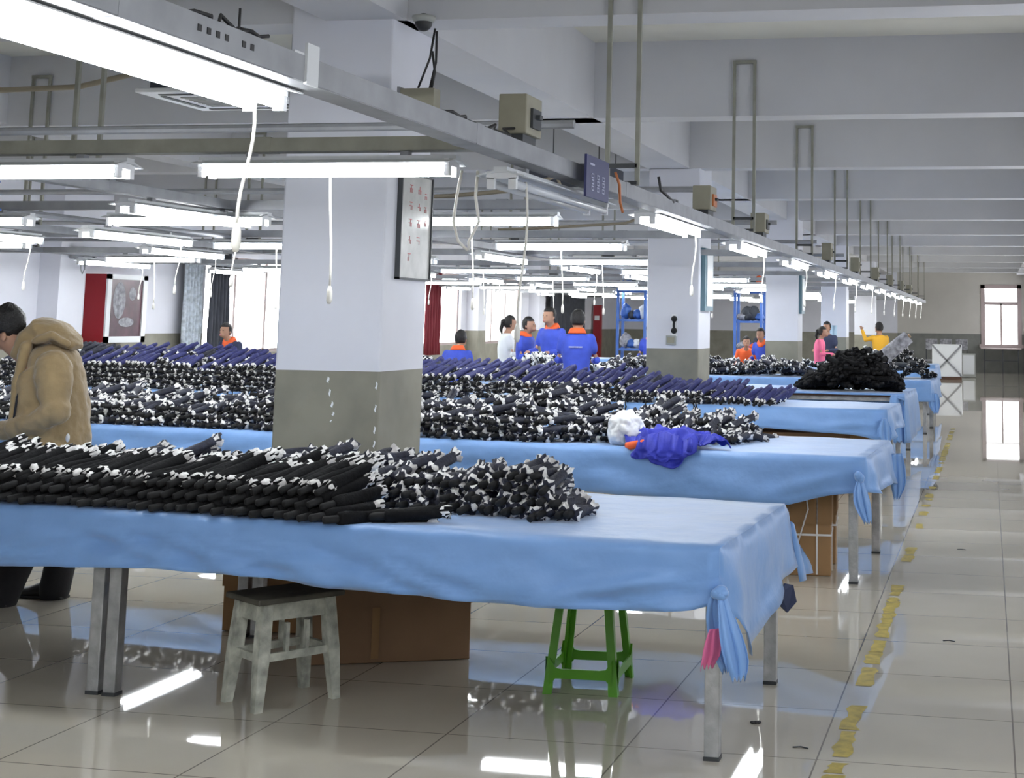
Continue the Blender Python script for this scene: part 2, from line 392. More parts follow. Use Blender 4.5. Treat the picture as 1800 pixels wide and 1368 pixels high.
# ------------------------------------------------------------------ lamps
def make_lamp(L, lit, cordlen=.62, cordpos=.3, name='tube_lamp'):
    """fixture along local +Y, origin at its middle on top of the housing"""
    t = empty(name)
    bm = NB()
    h = L/2
    prof = [(-.108, -.036), (-.03, -.016), (-.03, 0), (.03, 0), (.03, -.016), (.108, -.036), (.106, -.040), (.028, -.024), (-.028, -.024), (-.106, -.040)]
    r0 = [bm.verts.new((a, -h, b)) for a, b in prof]; r1 = [bm.verts.new((a, h, b)) for a, b in prof]
    n = len(prof)
    for i in range(n): bm.faces.new((r0[i], r0[(i+1) % n], r1[(i+1) % n], r1[i]))
    bm.faces.new(r0[::-1]); bm.faces.new(r1)
    obj('reflector', bm, 'lamp', t)
    for q in (-1, 1):
        bm = NB(); tube(bm, [(q*.048, -h+.04, -.070), (q*.048, h-.04, -.070)], .0185, 8)
        obj('tube', bm, 'tube' if lit else 'tube_off', t, True)
    for e in (-1, 1):
        bm = NB(); box(bm, -.068, .068, e*(h-.03)-.011, e*(h-.03)+.011, -.050, -.018)
        for q in (-1, 1): box(bm, q*.048-.017, q*.048+.017, e*(h-.03)-.011, e*(h-.03)+.011, -.094, -.046)
        obj('socket', bm, 'socket', t)
    for e in (-.6, .6):
        bm = NB(); box(bm, -.02, .02, e*h-.02, e*h+.02, 0, .022); obj('bracket', bm, 'tray', t)
    if cordlen:
        bm = NB(); pts = []
        for i in range(9):
            f = i/8; pts.append((.06+.012*math.sin(f*5), h*(1-2*cordpos)+.015*math.sin(f*4+1), -.05-cordlen*f))
        tube(bm, pts, .0055, 6); c = obj('pull_cord', bm, 'cord', t, True)
        e = pts[-1]; bm = NB(); tube(bm, [(e[0], e[1], e[2]+.01), (e[0], e[1], e[2]-.012), (e[0], e[1], e[2]-.055), (e[0], e[1], e[2]-.07)], [.006, .013, .014, .007], 8)
        obj('switch_knob', bm, 'cord', c, True)
    return t
LZ = 2.295
lampL = make_lamp(1.55, True, .40, .15); note_kids(lampL)
lampC = make_lamp(1.24, True, .54, .5); note_kids(lampC)
lampN = make_lamp(1.24, True, 0); note_kids(lampN)
used = set()
def place_lamp(proto, x, y, rz, label, grp=None, z=LZ):
    if proto.name in used: o = copy_tree(proto)
    else: o = proto; used.add(proto.name)
    o.location = (x, y, z); o.rotation_euler = (0, 0, rz)
    for k in ('label', 'category', 'group'):
        if k in o: del o[k]
    tag(o, label, 'ceiling lamp', grp); return o
# main row along the aisle
mainy = [3.27] + [9.75+3.28*k for k in range(0, 12)]
ml = ['large lit tube lamp in the top left corner, nearest of all', 'lit tube lamp on the aisle tray beside the second column', 'third lit lamp along the aisle tray, right of the second column', 'fourth lit lamp along the aisle tray, in front of the third column', 'fifth lit lamp along the aisle tray']
for k, y in enumerate(mainy):
    lb = ml[k] if k < 5 else 'small lit lamp in the far end of the aisle row'
    place_lamp(lampL, -2.10, y, 0, lb, None if k < 5 else 'far aisle lamps', z=LZ)
u = make_lamp(1.6, False, .62, .9, 'tube_lamp'); u.location = (-2.03, 6.78, TZ-.0625); tag(u, 'unlit grey tube lamp under the aisle tray beside the navy sign', 'ceiling lamp')
for y in (-2.1, .45): place_lamp(lampL, -2.10, y, 0, 'lit tube lamp on the aisle tray directly beside the viewpoint', 'lamps beside and behind the viewpoint')
for y in (-1.6, 1.9):
    for x in (-4.4, -7.4, -.2): place_lamp(lampN, x, y, PI/2, 'lit crossing tube lamp above and behind the viewpoint', 'lamps beside and behind the viewpoint', z=LZ+.3 if x > -1 else LZ+.02)
# crossing rows
def clamp(x, k, label, grp=None, p=None): return place_lamp(p or lampC, x, YC[k]-.0, PI/2, label, grp, z=LZ+.022)
clamp(-2.92, 0, 'lit crossing tube lamp in front of the nearest column')
clamp(-4.52, 0, 'lit crossing tube lamp cut by the left edge of the photo', p=lampN)
clamp(-3.45, 1, 'lit crossing tube lamp just right of the nearest column')
clamp(-5.55, 1, 'thin lit crossing tube lamp left of the nearest column', p=lampN)
clamp(-7.4, 1, 'lit crossing tube lamp near the left edge, on the second crossing tray', p=lampN)
clamp(-3.8, 2, 'lit crossing tube lamp between the first two columns, on the third crossing tray')
clamp(-6.6, 2, 'lit crossing tube lamp left of the nearest column, on the third crossing tray')
clamp(-9.8, 2, 'lit crossing tube lamp in front of the red cabinet, on the third crossing tray', p=lampN)
for k in range(3, 13):
    for x in (-4.3, -6.9, -9.9):
        clamp(x, k, 'small lit crossing lamp in the rows behind the second column', 'far crossing lamps', lampC if k < 6 else lampN)
rn = ['first tray left of the nearest column', 'middle left tray', 'tray by the left wall']
for r_, x in enumerate(XROW):
    for k in range(0, 11):
        y = 9.1+3.28*k if r_ == 0 else (8.1+3.28*k)
        if r_ > 0 and k == 0: continue
        if k < 4: lb, g = '%s lit lamp along the %s' % (ordw[k], rn[r_]), None
        else: lb, g = 'small lit lamp far back in a left hand row', 'far left lamps'
        place_lamp(lampL if k < 6 else lampN, x-.02, y, 0, lb, g, z=LZ+.022)
place_lamp(lampL, -7.05, 11.4, 0, 'lit lamp between the left trays, pointing at the window')
bm = NB(); tube(bm, [(-7.05, 9.6, 2.34), (-7.05, 13.2, 2.34)], .022, 8); o = obj('lamp_rail', bm, 'tray'); tag(o, 'short rail joining two crossing trays above a lamp on the left', 'rail')

# ------------------------------------------------------------------ small things on the aisle tray
def ebox(y, w, d, h, label, orange=True, face='switch'):
    t = empty('switch_box', (-1.97, y, TZ+.045)); tag(t, label, 'switch box')
    bm = NB(); box(bm, -w/2, w/2, -d/2, d/2, .03, h); o = obj('case', bm, 'ebox', t); bevel(o, .006)
    bm = NB(); box(bm, -w/2+.02, w/2-.02, -d/2+.02, d/2-.02, -.005, .03); obj('foot', bm, 'steel_dark', t)
    bm = NB(); box(bm, w/2, w/2+.012, -d*.25, d*.30, h*.30, h*.72); obj('switch_plate', bm, face, t)
    bm = NB(); box(bm, w/2+.012, w/2+.03, -d*.06, d*.12, h*.5, h*.6); obj('switch_lever', bm, 'steel_dark', t)
    return t
ebox(6.05, .125, .22, .20, 'beige switch box on the tray, nearest the camera', face='steel_dark')
ebox(10.3, .13, .24, .20, 'beige switch box with orange switch in front of the second column')
ebox(12.9, .13, .24, .20, 'beige switch box with dark switch right of the second column', face='steel_dark')
ebox(18.5, .12, .22, .24, 'narrow beige switch box above the third column', face='ebox')
for k, y in enumerate((22.5, 26.5, 30.5, 34.5, 38)):
    t = ebox(y, .13, .22, .24, 'tiny far switch box on the aisle tray', face='ebox'); t['group'] = 'far switch boxes'
bm = NB()
for i in range(7):
    if i != 4: box(bm, -1.917, -1.915, 3.30+.045*i, 3.318+.045*i, TZ-.005, TZ+.012)
o = obj('screw_holes', bm, 'cable'); tag(o, kind='structure')
# navy sign
t = empty('hanging_sign', (-1.86, 6.93, 2.18)); tag(t, 'navy blue sign with pale print clipped to the aisle tray', 'sign')
bm = NB(); box(bm, -.006, .006, -.21, .21, 0, .20); obj('sign_panel', bm, 'sign', t)
bm = NB(); box(bm, -.066, -.004, -.02, .02, .09, .12); obj('clip', bm, 'tray', t)
bm = NB()
for j in range(3):
    y = -.10+.10*j
    for i in range(3):
        z = .035+.03*i
        for a, b, c, d in ((-.022, .022, 0, .005), (-.022, .022, .018, .023), (-.022, -.017, 0, .023), (.017, .022, 0, .023)):
            box(bm, .006, .0075, y+a, y+b, z+c, z+d)
box(bm, .006, .0075, -.15, -.07, .155, .165)
obj('lettering', bm, 'signink', t)
# loose cables on the tray
def cable(pts, r, m, label, cat='cable', name='loose_cable'):
    bm = NB(); tube(bm, pts, r, 6); o = obj(name, bm, m, smooth=True); tag(o, label, cat); return o
def squiggle(x, y0, y1, z, n=14, a=.03):
    return [(x+random.uniform(-a, a), y0+(y1-y0)*i/n, z+abs(random.gauss(0, a*.6))) for i in range(n+1)]
cable(squiggle(-1.97, 3.35, 3.75, TZ+.05), .006, 'cable', 'tangled black cable on the tray above the nearest lamp')
cable(squiggle(-1.97, 5.15, 5.95, TZ+.05), .007, 'cable', 'tangled black cable beside the nearest switch box')
cable([(-1.90, 7.45, TZ+.06), (-1.89, 7.5, TZ+.0), (-1.89, 7.52, TZ-.09), (-1.885, 7.56, TZ-.14)], .008, 'switch', 'short red cable hanging beside the nearest rod pair')
cable([(-1.95, 8.7, TZ+.16), (-1.94, 8.72, TZ+.08), (-1.93, 8.85, TZ+.06), (-1.92, 9.0, TZ+.03)], .009, 'cable', 'short black cable end sticking up from the aisle tray')
cable([(-1.98, 3.62, TZ+.03), (-1.98, 3.62, TZ+.12)], .004, 'cable', 'thin wire standing on the tray above the nearest lamp')
# junction plates under/along the tray
t = empty('junction_plate', (-1.935, 3.93, TZ-.0)); tag(t, 'small pale grey joint plate on the aisle tray beside the nearest lamp', 'plate')
bm = NB(); box(bm, .016, .026, -.04, .035, -.045, .075); box(bm, -.04, .016, -.10, -.04, -.04, .045); obj('plate', bm, 'lamp', t)
# sagging pair of cords in front of column
for dx, lb in ((0, 'left pale cord hanging from the tray end in front of the notice board'), (.10, 'right pale cord looping down beside the notice board')):
    a = at(812+dx*280, 300, 6.15)
    p = [a, at(803+dx*330, 345, 6.15), at(797+dx*450, 390, 6.2), at(806+dx*180, 425, 6.2), at(822+dx*20, 440, 6.2)]
    cable(p, .007, 'cord', lb)
# ceiling conduit top left
cable([(-12, 9.95, 3.28), (-7.6, 9.95, 3.28), (-6.7, 9.9, 3.29), (-6.2, 9.8, 3.36), (-5.75, 9.4, 3.5), (-5.5, 9.3, 3.9)], .022, 'beigecable', 'beige cable drooping across the ceiling at top left', 'cable')
cable([(-5.27, 7.1, 2.345), (-5.24, 7.1, 2.30), (-5.31, 7.1, 2.24), (-5.38, 7.1, 2.18), (-5.30, 7.1, 2.13), (-5.22, 7.1, 2.15)], .008, 'rack', 'small blue cable loop hanging below the left trays', 'cable')
cable([(-4.3, 9.58, 2.41), (-3.6, 9.58, 2.43), (-3.1, 9.58, 2.47), (-2.95, 9.58, 2.53), (-2.85, 9.58, 2.56), (-2.8, 9.6, 2.42)], .016, 'beigecable', 'beige cable lying on the second crossing tray beside the nearest column', 'cable')
cable([(-4.4, 12.96, 2.41), (-3.9, 12.96, 2.43), (-3.2, 12.96, 2.47), (-2.95, 12.96, 2.56), (-2.9, 12.98, 2.42)], .014, 'beigecable', 'beige cable bending up on the third crossing tray beside the second column', 'cable')

# dome security camera
t = empty('security_camera', (-3.13, 7.8, 3.30)); tag(t, 'dark dome security camera on the beam beside the nearest column', 'camera')
bm = NB(); tube(bm, [(0, 0, 0), (0, 0, -.012), (0, 0, -.035)], [.066, .068, .055], 20); obj('base_ring', bm, 'cabinet', t, True)
bm = NB(); ball(bm, Vector((0, 0, -.035)), .05, 0, 16, (1, 1, 1.05)); obj('dome', bm, 'cable', t, True)
for k, (a, b) in enumerate((((765, 50), (735, 155)), ((768, 55), (753, 165)), ((760, 90), (757, 165)))):
    P0 = at(a[0], a[1], 7.84-.02*k); P1 = at(b[0], b[1], 7.84-.02*k)
    mid = (P0+P1)/2+Vector((.02, 0, 0))
    cable([P0, mid, P1], .007, 'cable', ['leftmost', 'middle', 'rightmost'][k]+' of the black cables hanging below the dome camera')
t = empty('cable_box', tuple(at(738, 182, 7.8))); tag(t, 'pale metal box standing behind the tray under the dome camera', 'box')
bm = NB(); box(bm, -.10, .10, -.05, .05, -.10, .08); obj('box_body', bm, 'ebox', t)
bm = NB(); box(bm, -.115, -.10, -.06, .06, -.10, .09); obj('box_flange', bm, 'tray', t)
# notice board on the nearest column, facing the aisle
t = empty('notice_board', (-3.33, 8.26, 1.83)); tag(t, 'tall shiny notice board with faded red characters on the nearest column', 'notice board')
bm = NB(); box(bm, 0, .02, -.25, .22, 0, .60); obj('board_sheet', bm, 'board', t)
bm = NB()
for a in (-.258, .22): box(bm, 0, .03, a, a+.010, -.010, .61)
box(bm, 0, .03, -.258, .230, -.010, 0); box(bm, 0, .03, -.258, .230, .6, .61)
obj('board_frame', bm, 'steel_dark', t)
bm = NB()
def glyph(bm, y, z, s, x=.0205):
    for a, b, c, d in ((-.5, .5, .40, .52), (-.06, .06, -.5, .5), (-.5, .5, -.05, .06), (-.45, -.3, -.5, 0), (.3, .45, -.5, 0)):
        if random.random() < .85: box(bm, x, x+.001, y+a*s, y+b*s, z+c*s, z+d*s)
for j in range(5): glyph(bm, -.10, .12+.10*j, .045)
for j in range(4): glyph(bm, .03, .22+.10*j, .045)
for j in range(3): glyph(bm, .13, .33+.08*j, .035)
obj('lettering', bm, 'redink', t)
# things on the second column
p = at(1186, 575, 16.2)
t = empty('wall_hook', (p.x, 16.2, p.z)); tag(t, 'black handset shape fixed on the second column', 'handset')
bm = NB(); box(bm, -.03, .03, -.02, 0, -.10, .14); obj('back_plate', bm, 'white', t)
bm = NB(); ball(bm, Vector((.0, -.035, .09)), .035, 0, 10); ball(bm, Vector((0, -.035, -.04)), .035, 0, 10); tube(bm, [(0, -.03, .08), (0, -.05, .02), (0, -.03, -.04)], .014, 8); obj('handset', bm, 'handle', t, True)
p = at(1180, 598, 16.2)
t = empty('socket_outlet', (p.x, 16.2, p.z)); tag(t, 'small beige outlet box low on the second column', 'outlet')
bm = NB(); box(bm, -.055, .055, -.03, 0, -.05, .05); obj('outlet_body', bm, 'cabinet', t); bm = NB(); box(bm, -.04, .04, -.036, -.03, -.03, .03); obj('outlet_face', bm, 'ebox', t)
for (x, y0, y1, z0, z1, lb) in ((-3.15, 16.3, 16.8, 1.72, 2.42, 'teal panel on the aisle side of the second column'), (-3.08, 24.5, 24.9, 1.75, 2.38, 'teal panel on the aisle side of the third column')):
    t = empty('side_panel', (x, (y0+y1)/2, z0)); tag(t, lb, 'panel')
    bm = NB(); box(bm, 0, .05, y0-(y0+y1)/2, y1-(y0+y1)/2, 0, z1-z0); obj('panel_case', bm, 'teal', t)
    bm = NB(); box(bm, .05, .06, -.17, .17, .05, z1-z0-.05); obj('panel_front', bm, 'lamp', t)

# air conditioners in the ceiling
def cassette(x, y, z, label):
    t = empty('ceiling_air_conditioner', (x, y, z)); tag(t, label, 'air conditioner')
    bm = NB(); box(bm, -.42, .42, -.42, .42, .03, .30); obj('case', bm, 'curtain', t)
    bm = NB(); box(bm, -.50, .50, -.50, .50, 0, .035); o = obj('face_panel', bm, 'white', t); bevel(o, .01)
    bm = NB()
    for a in (-.40, .36): box(bm, -.36, .36, a, a+.05, -.006, .002); box(bm, a, a+.05, -.3, .3, -.006, .002)
    obj('air_slots', bm, 'steel_dark', t)
    bm = NB()
    for i in range(8): box(bm, -.26, .26, -.25+.065*i, -.22+.065*i, -.008, .001)
    obj('grille', bm, 'cabinet', t)
    bm = NB()
    for a in (-.35, .35):
        for b in (-.35, .35): tube(bm, [(a, b, .28), (a, b, HC-z)], .006, 6)
    obj('hanging_rods', bm, 'steel_dark', t)
p = at(400, 178, 10.6); cassette(p.x, 10.6, p.z, 'white ceiling air conditioner seen below the nearest lamp')
p = at(1010, 345, 15.0); cassette(p.x, 15.0, p.z, 'ceiling air conditioner seen behind the navy sign')

# ------------------------------------------------------------------ tables and cloths
TT = .770
class Table:
    """x right front corner, angle; u runs left along the front edge, v runs back"""
    def __init__(s, x, y, ang, L, D): s.o = Vector((x, y, 0)); s.a = math.radians(ang); s.L = L; s.D = D; s.ud = Vector((-math.cos(s.a), math.sin(s.a), 0)); s.vd = Vector((.035, 1, 0))
    def P(s, u, v, z=0): q = s.o+s.ud*u+s.vd*v; return Vector((q.x, q.y, z))
    def uv(s, x, y):
        d = Vector((x, y, 0))-s.o; det = s.ud.x*s.vd.y-s.ud.y*s.vd.x
        return (d.x*s.vd.y-d.y*s.vd.x)/det, (s.ud.x*d.y-s.ud.y*d.x)/det
T1 = Table(-.98, 5.50, 6.8, 5.4, 1.42)
T2 = Table(-.76, 9.36, 8.5, 8.2, 1.50)
T3 = Table(-.98, 14.63, 3.6, 10.5, 1.32)
T4 = Table(-1.00, 18.08, 5.0, 9.0, 1.60)
T5 = Table(-.86, 22.40, 4.0, 9.0, 1.5)
T6 = Table(-1.0, 27.2, 3.0, 8.0, 1.4)
T7 = Table(-1.1, 31.2, 1.0, 8.0, 1.2)

def table(T, u0, u1, label, group=None, ra=.09, la=.05):
    base = T.P(u0, 0); t = empty('work_table', tuple(base)); tag(t, label, 'table', group)
    def q(u, v, z): return T.P(u, v, z)-base
    bm = NB(); z0, z1 = TT-.045, TT-.012
    a = [q(u0+.03, .03, z0), q(u1-.01, .03, z0), q(u1-.01, T.D-.03, z0), q(u0+.03, T.D-.03, z0)]
    vs = [bm.verts.new(p) for p in a]+[bm.verts.new(p+Vector((0, 0, z1-z0))) for p in a]
    for f in ((0, 1, 2, 3), (4, 5, 6, 7), (0, 1, 5, 4), (1, 2, 6, 5), (2, 3, 7, 6), (3, 0, 4, 7)): bm.faces.new([vs[i] for i in f])
    obj('table_top', bm, 'wood', t)
    bm = NB()
    cs = [(u0+ra, .12), (u1-la, .12), (u1-la, T.D-.10), (u0+ra, T.D-.10)]
    for i in range(4):
        bar(bm, q(*cs[i], z0-.025), q(*cs[(i+1) % 4], z0-.025), .04, .05)
    obj('frame', bm, 'steel', t)
    for (u, v) in cs:
        bm = NB(); p = q(u, v, 0); w = .028
        box(bm, p.x-w, p.x+w, p.y-w, p.y+w, .012, z0-.0)
        lg = obj('leg', bm, 'steel', t); bevel(lg, .004)
        bm = NB(); box(bm, p.x-w-.002, p.x+w+.002, p.y-w-.002, p.y+w+.002, 0, .014); obj('foot_cap', bm, 'steel_dark', lg)
table(T1, 0, 2.76, 'right part of the front table, steel legs under blue cloth', ra=.045, la=.05)
table(T1, 2.77, 5.4, 'left part of the front table, its right legs beside the leftmost steel pair', ra=.025)
table(T2, 0, 2.7, 'right end part of the second table, with tied cartons beneath')
table(T2, 2.75, 5.45, 'middle part of the second table, behind the nearest column'); table(T2, 5.5, 8.2, 'left part of the second table, behind the person in tan')
for T, nm, n in ((T3, 'third', 4), (T4, 'fourth', 3), (T5, 'fifth', 3)):
    for k in range(n):
        w = T.L/n; table(T, k*w, (k+1)*w-.04, '%s work table row from the front, %s' % (nm, ['rightmost part', 'second part from the aisle', 'third part from the aisle', 'leftmost part'][k]))
table(T6, 0, 4, 'far sixth work table beyond the black heap', None); table(T7, 0, 4, 'far seventh work table near the white crate', None)

def cloth(T, label, front, end, back=lambda u: .2, wr=.012, dens=.09, zt=TT, tail=True):
    """front(u) drop of the front skirt, end(v) drop of the aisle side skirt"""
    bm = NB(); nu = int(T.L/dens); nv = 12; nt = 14 if dens < .08 else 8
    def topz(u, v):
        return zt+.004+.004*noise.noise(Vector((u*3, v*3, 1)))+.006*max(0, noise.noise(Vector((u*1.2+4, v*2, 3))))
    G = [[bm.verts.new(T.P(T.L*i/nu, T.D*j/nv, topz(T.L*i/nu, T.D*j/nv))) for j in range(nv+1)] for i in range(nu+1)]
    for i in range(nu):
        for j in range(nv): bm.faces.new((G[i][j], G[i+1][j], G[i+1][j+1], G[i][j+1]))
    # front skirt
    prev = [G[i][0] for i in range(nu+1)]
    for k in range(1, nt+1):
        t = k/nt; row = []
        for i in range(nu+1):
            u = T.L*i/nu; d = front(u)
            q1 = noise.noise(Vector((u*1.5-t*1.1, t*1.4, 3))); q2 = noise.noise(Vector((u*3.4+t*2.4, t*1.8, 7)))
            w = wr*(1.5*(1-abs(q1)*3)*.5+1.1*(1-abs(q2)*3.2)*.5+.5*noise.noise(Vector((u*9-t*4, t*4, 17))))*min(1, t*1.6)
            cor = math.exp(-(u/.13)**2)
            p = T.P(u, (-.012-.02*t-w)*(1-cor), 0)
            p.z = topz(u, 0)-.004-d*t
            row.append(bm.verts.new(p))
        for i in range(nu): bm.faces.new((prev[i], prev[i+1], row[i+1], row[i]))
        prev = row
    # back skirt
    prev = [G[i][nv] for i in range(nu+1)]
    for k in range(1, 4):
        t = k/3; row = [bm.verts.new(T.P(T.L*i/nu, T.D+.012+.01*t+wr*noise.noise(Vector((T.L*i/nu*3, t, 9))), topz(T.L*i/nu, T.D)-back(0)*t)) for i in range(nu+1)]
        for i in range(nu): bm.faces.new((prev[i], prev[i+1], row[i+1], row[i]))
        prev = row
    # end skirt (aisle side)
    ns = 28; pr = [bm.verts.new(T.P(-.0, T.D*j/ns, topz(0, T.D*j/ns))) for j in range(ns+1)]
    for k in range(1, 9):
        t = k/8; row = []
        for j in range(ns+1):
            v = T.D*j/ns; d = end(v)
            w = wr*1.4*(noise.noise(Vector((v*4, t*2, 20)))+.5*math.sin(v*9))*t
            row.append(bm.verts.new(T.P((-.014-.05*t-w)*(1-math.exp(-(v/.10)**2)), v, topz(0, v)-.004-d*t)))
        for j in range(ns): bm.faces.new((pr[j], pr[j+1], row[j+1], row[j]))
        pr = row
    bmesh.ops.remove_doubles(bm, verts=bm.verts, dist=.0008)
    o = obj('tablecloth', bm, 'cloth', smooth=True); tag(o, label, 'tablecloth')
    md = o.modifiers.new('thick', 'SOLIDIFY'); md.thickness = .0025; md.offset = 1
    return o
def tail(parent, name, pts, widths, m='cloth', seed=1, folds=5):
    """gathered hanging tail of cloth: a folded tapering strip"""
    bm = NB(); n = len(pts); rows = []; K = 14
    for i, p in enumerate(pts):
        p = Vector(p); row = []
        for k in range(K+1):
            f = k/K-.5
            ripple = .35*widths[i]*math.sin(f*folds*PI+seed)*(.25+i/n*.5)
            row.append(bm.verts.new(p+Vector((f*widths[i]*.75, f*widths[i]*.65+ripple*.6, -.25*widths[i]*abs(f)*(i/n)+.02*math.sin(k*1.7+seed)*(i == n-1)))))
        rows.append(row)
    for i in range(n-1):
        for k in range(K): bm.faces.new((rows[i][k], rows[i][k+1], rows[i+1][k+1], rows[i+1][k]))
    o = obj(name, bm, m, parent, smooth=True)
    md = o.modifiers.new('thick', 'SOLIDIFY'); md.thickness = .004
    ms = o.modifiers.new('sub', 'SUBSURF'); ms.levels = 1; ms.render_levels = 1
    return o
def lerp(a, b, t): return a+(b-a)*max(0, min(1, t))
def pl(x, P):
    for (a, b), (c, d) in zip(P, P[1:]):
        if x <= c:
            f = max(0, (x-a)/(c-a)); return b+(d-b)*f
    return P[-1][1]
c1 = cloth(T1, 'pale blue cloth over the front table, knotted at its near right corner',
           lambda u: pl(u, [(0, .19), (.10, .215), (.3, .235), (1.0, .245), (1.7, .228), (2.1, .205), (2.45, .208), (3.2, .245), (5.4, .25)])+.006*noise.noise(Vector((u*3, 0, 5))),
           lambda v: pl(v, [(0, .19), (.10, .26), (.24, .42), (.36, .435), (.6, .38), (1.0, .31), (1.42, .27)]), wr=.030, dens=.05)
# knot and tails at the near right corner
k = T1.P(-.01, -.02, .63)
bm = NB()
for i in range(5): ball(bm, k+Vector((random.uniform(-.012, .012), random.uniform(-.012, .012), random.uniform(-.015, .015))), .024, 0, 10, (1, 1, .8))
obj('knot', bm, 'cloth', c1, True)
tail(c1, 'cloth_tail', [k+Vector((.0, 0, .0)), k+Vector((.02, -.02, -.06)), k+Vector((.045, -.03, -.15)), k+Vector((.07, -.03, -.24)), k+Vector((.075, -.03, -.30))], [.03, .06, .11, .12, .06], seed=2)
tail(c1, 'cloth_tail', [k+Vector((-.01, 0, .0)), k+Vector((-.03, .01, -.05)), k+Vector((-.02, .03, -.13)), k+Vector((.0, .04, -.22)), k+Vector((.02, .04, -.29))], [.03, .06, .09, .08, .03], seed=4)
# wing of spare cloth at the back corner
bm = NB(); n = 8
for row in range(1): pass
g = [[None]*7 for _ in range(9)]
for i in range(9):
    for j in range(7):
        f = i/8; t = j/6
        g[i][j] = bm.verts.new(T1.P(-.02-.05*t-.02*math.sin(f*7), T1.D+.0+f*(.06+.26*min(1, t*1.3)), TT-.07-.02*f-t*(.27-.06*f)-.05*f))
for i in range(8):
    for j in range(6): bm.faces.new((g[i][j], g[i+1][j], g[i+1][j+1], g[i][j+1]))
o = obj('cloth_wing', bm, 'cloth', c1, True); md = o.modifiers.new('thick', 'SOLIDIFY'); md.thickness = .003

c2 = cloth(T2, 'pale blue cloth over the second table, under the white bag and blue jacket',
           lambda u: pl(u, [(0, .20), (.2, .22), (.5, .30), (1.2, .30), (2.5, .27), (8.2, .27)]),
           lambda v: pl(v, [(0, .20), (.3, .24), (1.0, .23), (1.5, .30)]), wr=.030, dens=.08)
k = T2.P(.03, -.03, .66)
bm = NB()
for i in range(4): ball(bm, k+Vector((random.uniform(-.015, .015), 0, random.uniform(-.015, .015))), .026, 0, 8)
obj('knot', bm, 'cloth', c2, True)
tail(c2, 'cloth_tail', [k, k+Vector((.0, -.02, -.08)), k+Vector((.02, -.02, -.17)), k+Vector((.05, -.02, -.27))], [.03, .12, .14, .06], seed=1)
k = T2.P(-.06, 1.42, .62); tail(c2, 'cloth_tail', [k+Vector((0, 0, .08)), k+Vector((.01, 0, -.08)), k+Vector((.01, .0, -.18)), k+Vector((.0, 0, -.24))], [.10, .16, .12, .05], seed=3)
c3 = cloth(T3, 'pale blue cloth over the third table, under the navy umbrellas',
           lambda u: pl(u, [(0, .30), (.3, .24), (1.2, .20), (2.2, .27), (10.5, .25)]), lambda v: pl(v, [(0, .30), (.5, .2), (1.4, .24)]), wr=.03, dens=.12)
k = T3.P(.02, -.03, .60); tail(c3, 'cloth_tail', [k+Vector((0, 0, .1)), k, k+Vector((.0, 0, -.08)), k+Vector((.03, 0, -.15))], [.05, .2, .18, .06], seed=2)
c4 = cloth(T4, 'pale blue cloth over the fourth table, hanging long at the aisle end',
           lambda u: .02 if u > .10 else .08, lambda v: pl(v, [(0, .58), (1.6, .5)]), wr=.014, dens=.15)
tail(c4, 'cloth_tail', [T4.P(.10, -.02, TT), T4.P(.09, -.03, .6), T4.P(.08, -.03, .4), T4.P(.06, -.03, .20)], [.16, .26, .26, .24], seed=5, folds=3)
c5 = cloth(T5, 'pale blue cloth over the fifth table, bunched at its aisle corner',
           lambda u: .30, lambda v: pl(v, [(0, .3), (1.5, .3)]), wr=.02, dens=.2)
k = T5.P(-.05, .1, .5); tail(c5, 'cloth_tail', [k+Vector((0, 0, .1)), k, k+Vector((.0, 0, -.10)), k+Vector((.03, 0, -.2))], [.1, .25, .22, .08], seed=2)
cloth(T6, 'pale blue cloth over a far table behind the black heap', lambda u: .3, lambda v: .3, wr=.02, dens=.3)
cloth(T7, 'pale blue cloth over the farthest table, near the white crate', lambda u: .3, lambda v: .3, wr=.02, dens=.3)

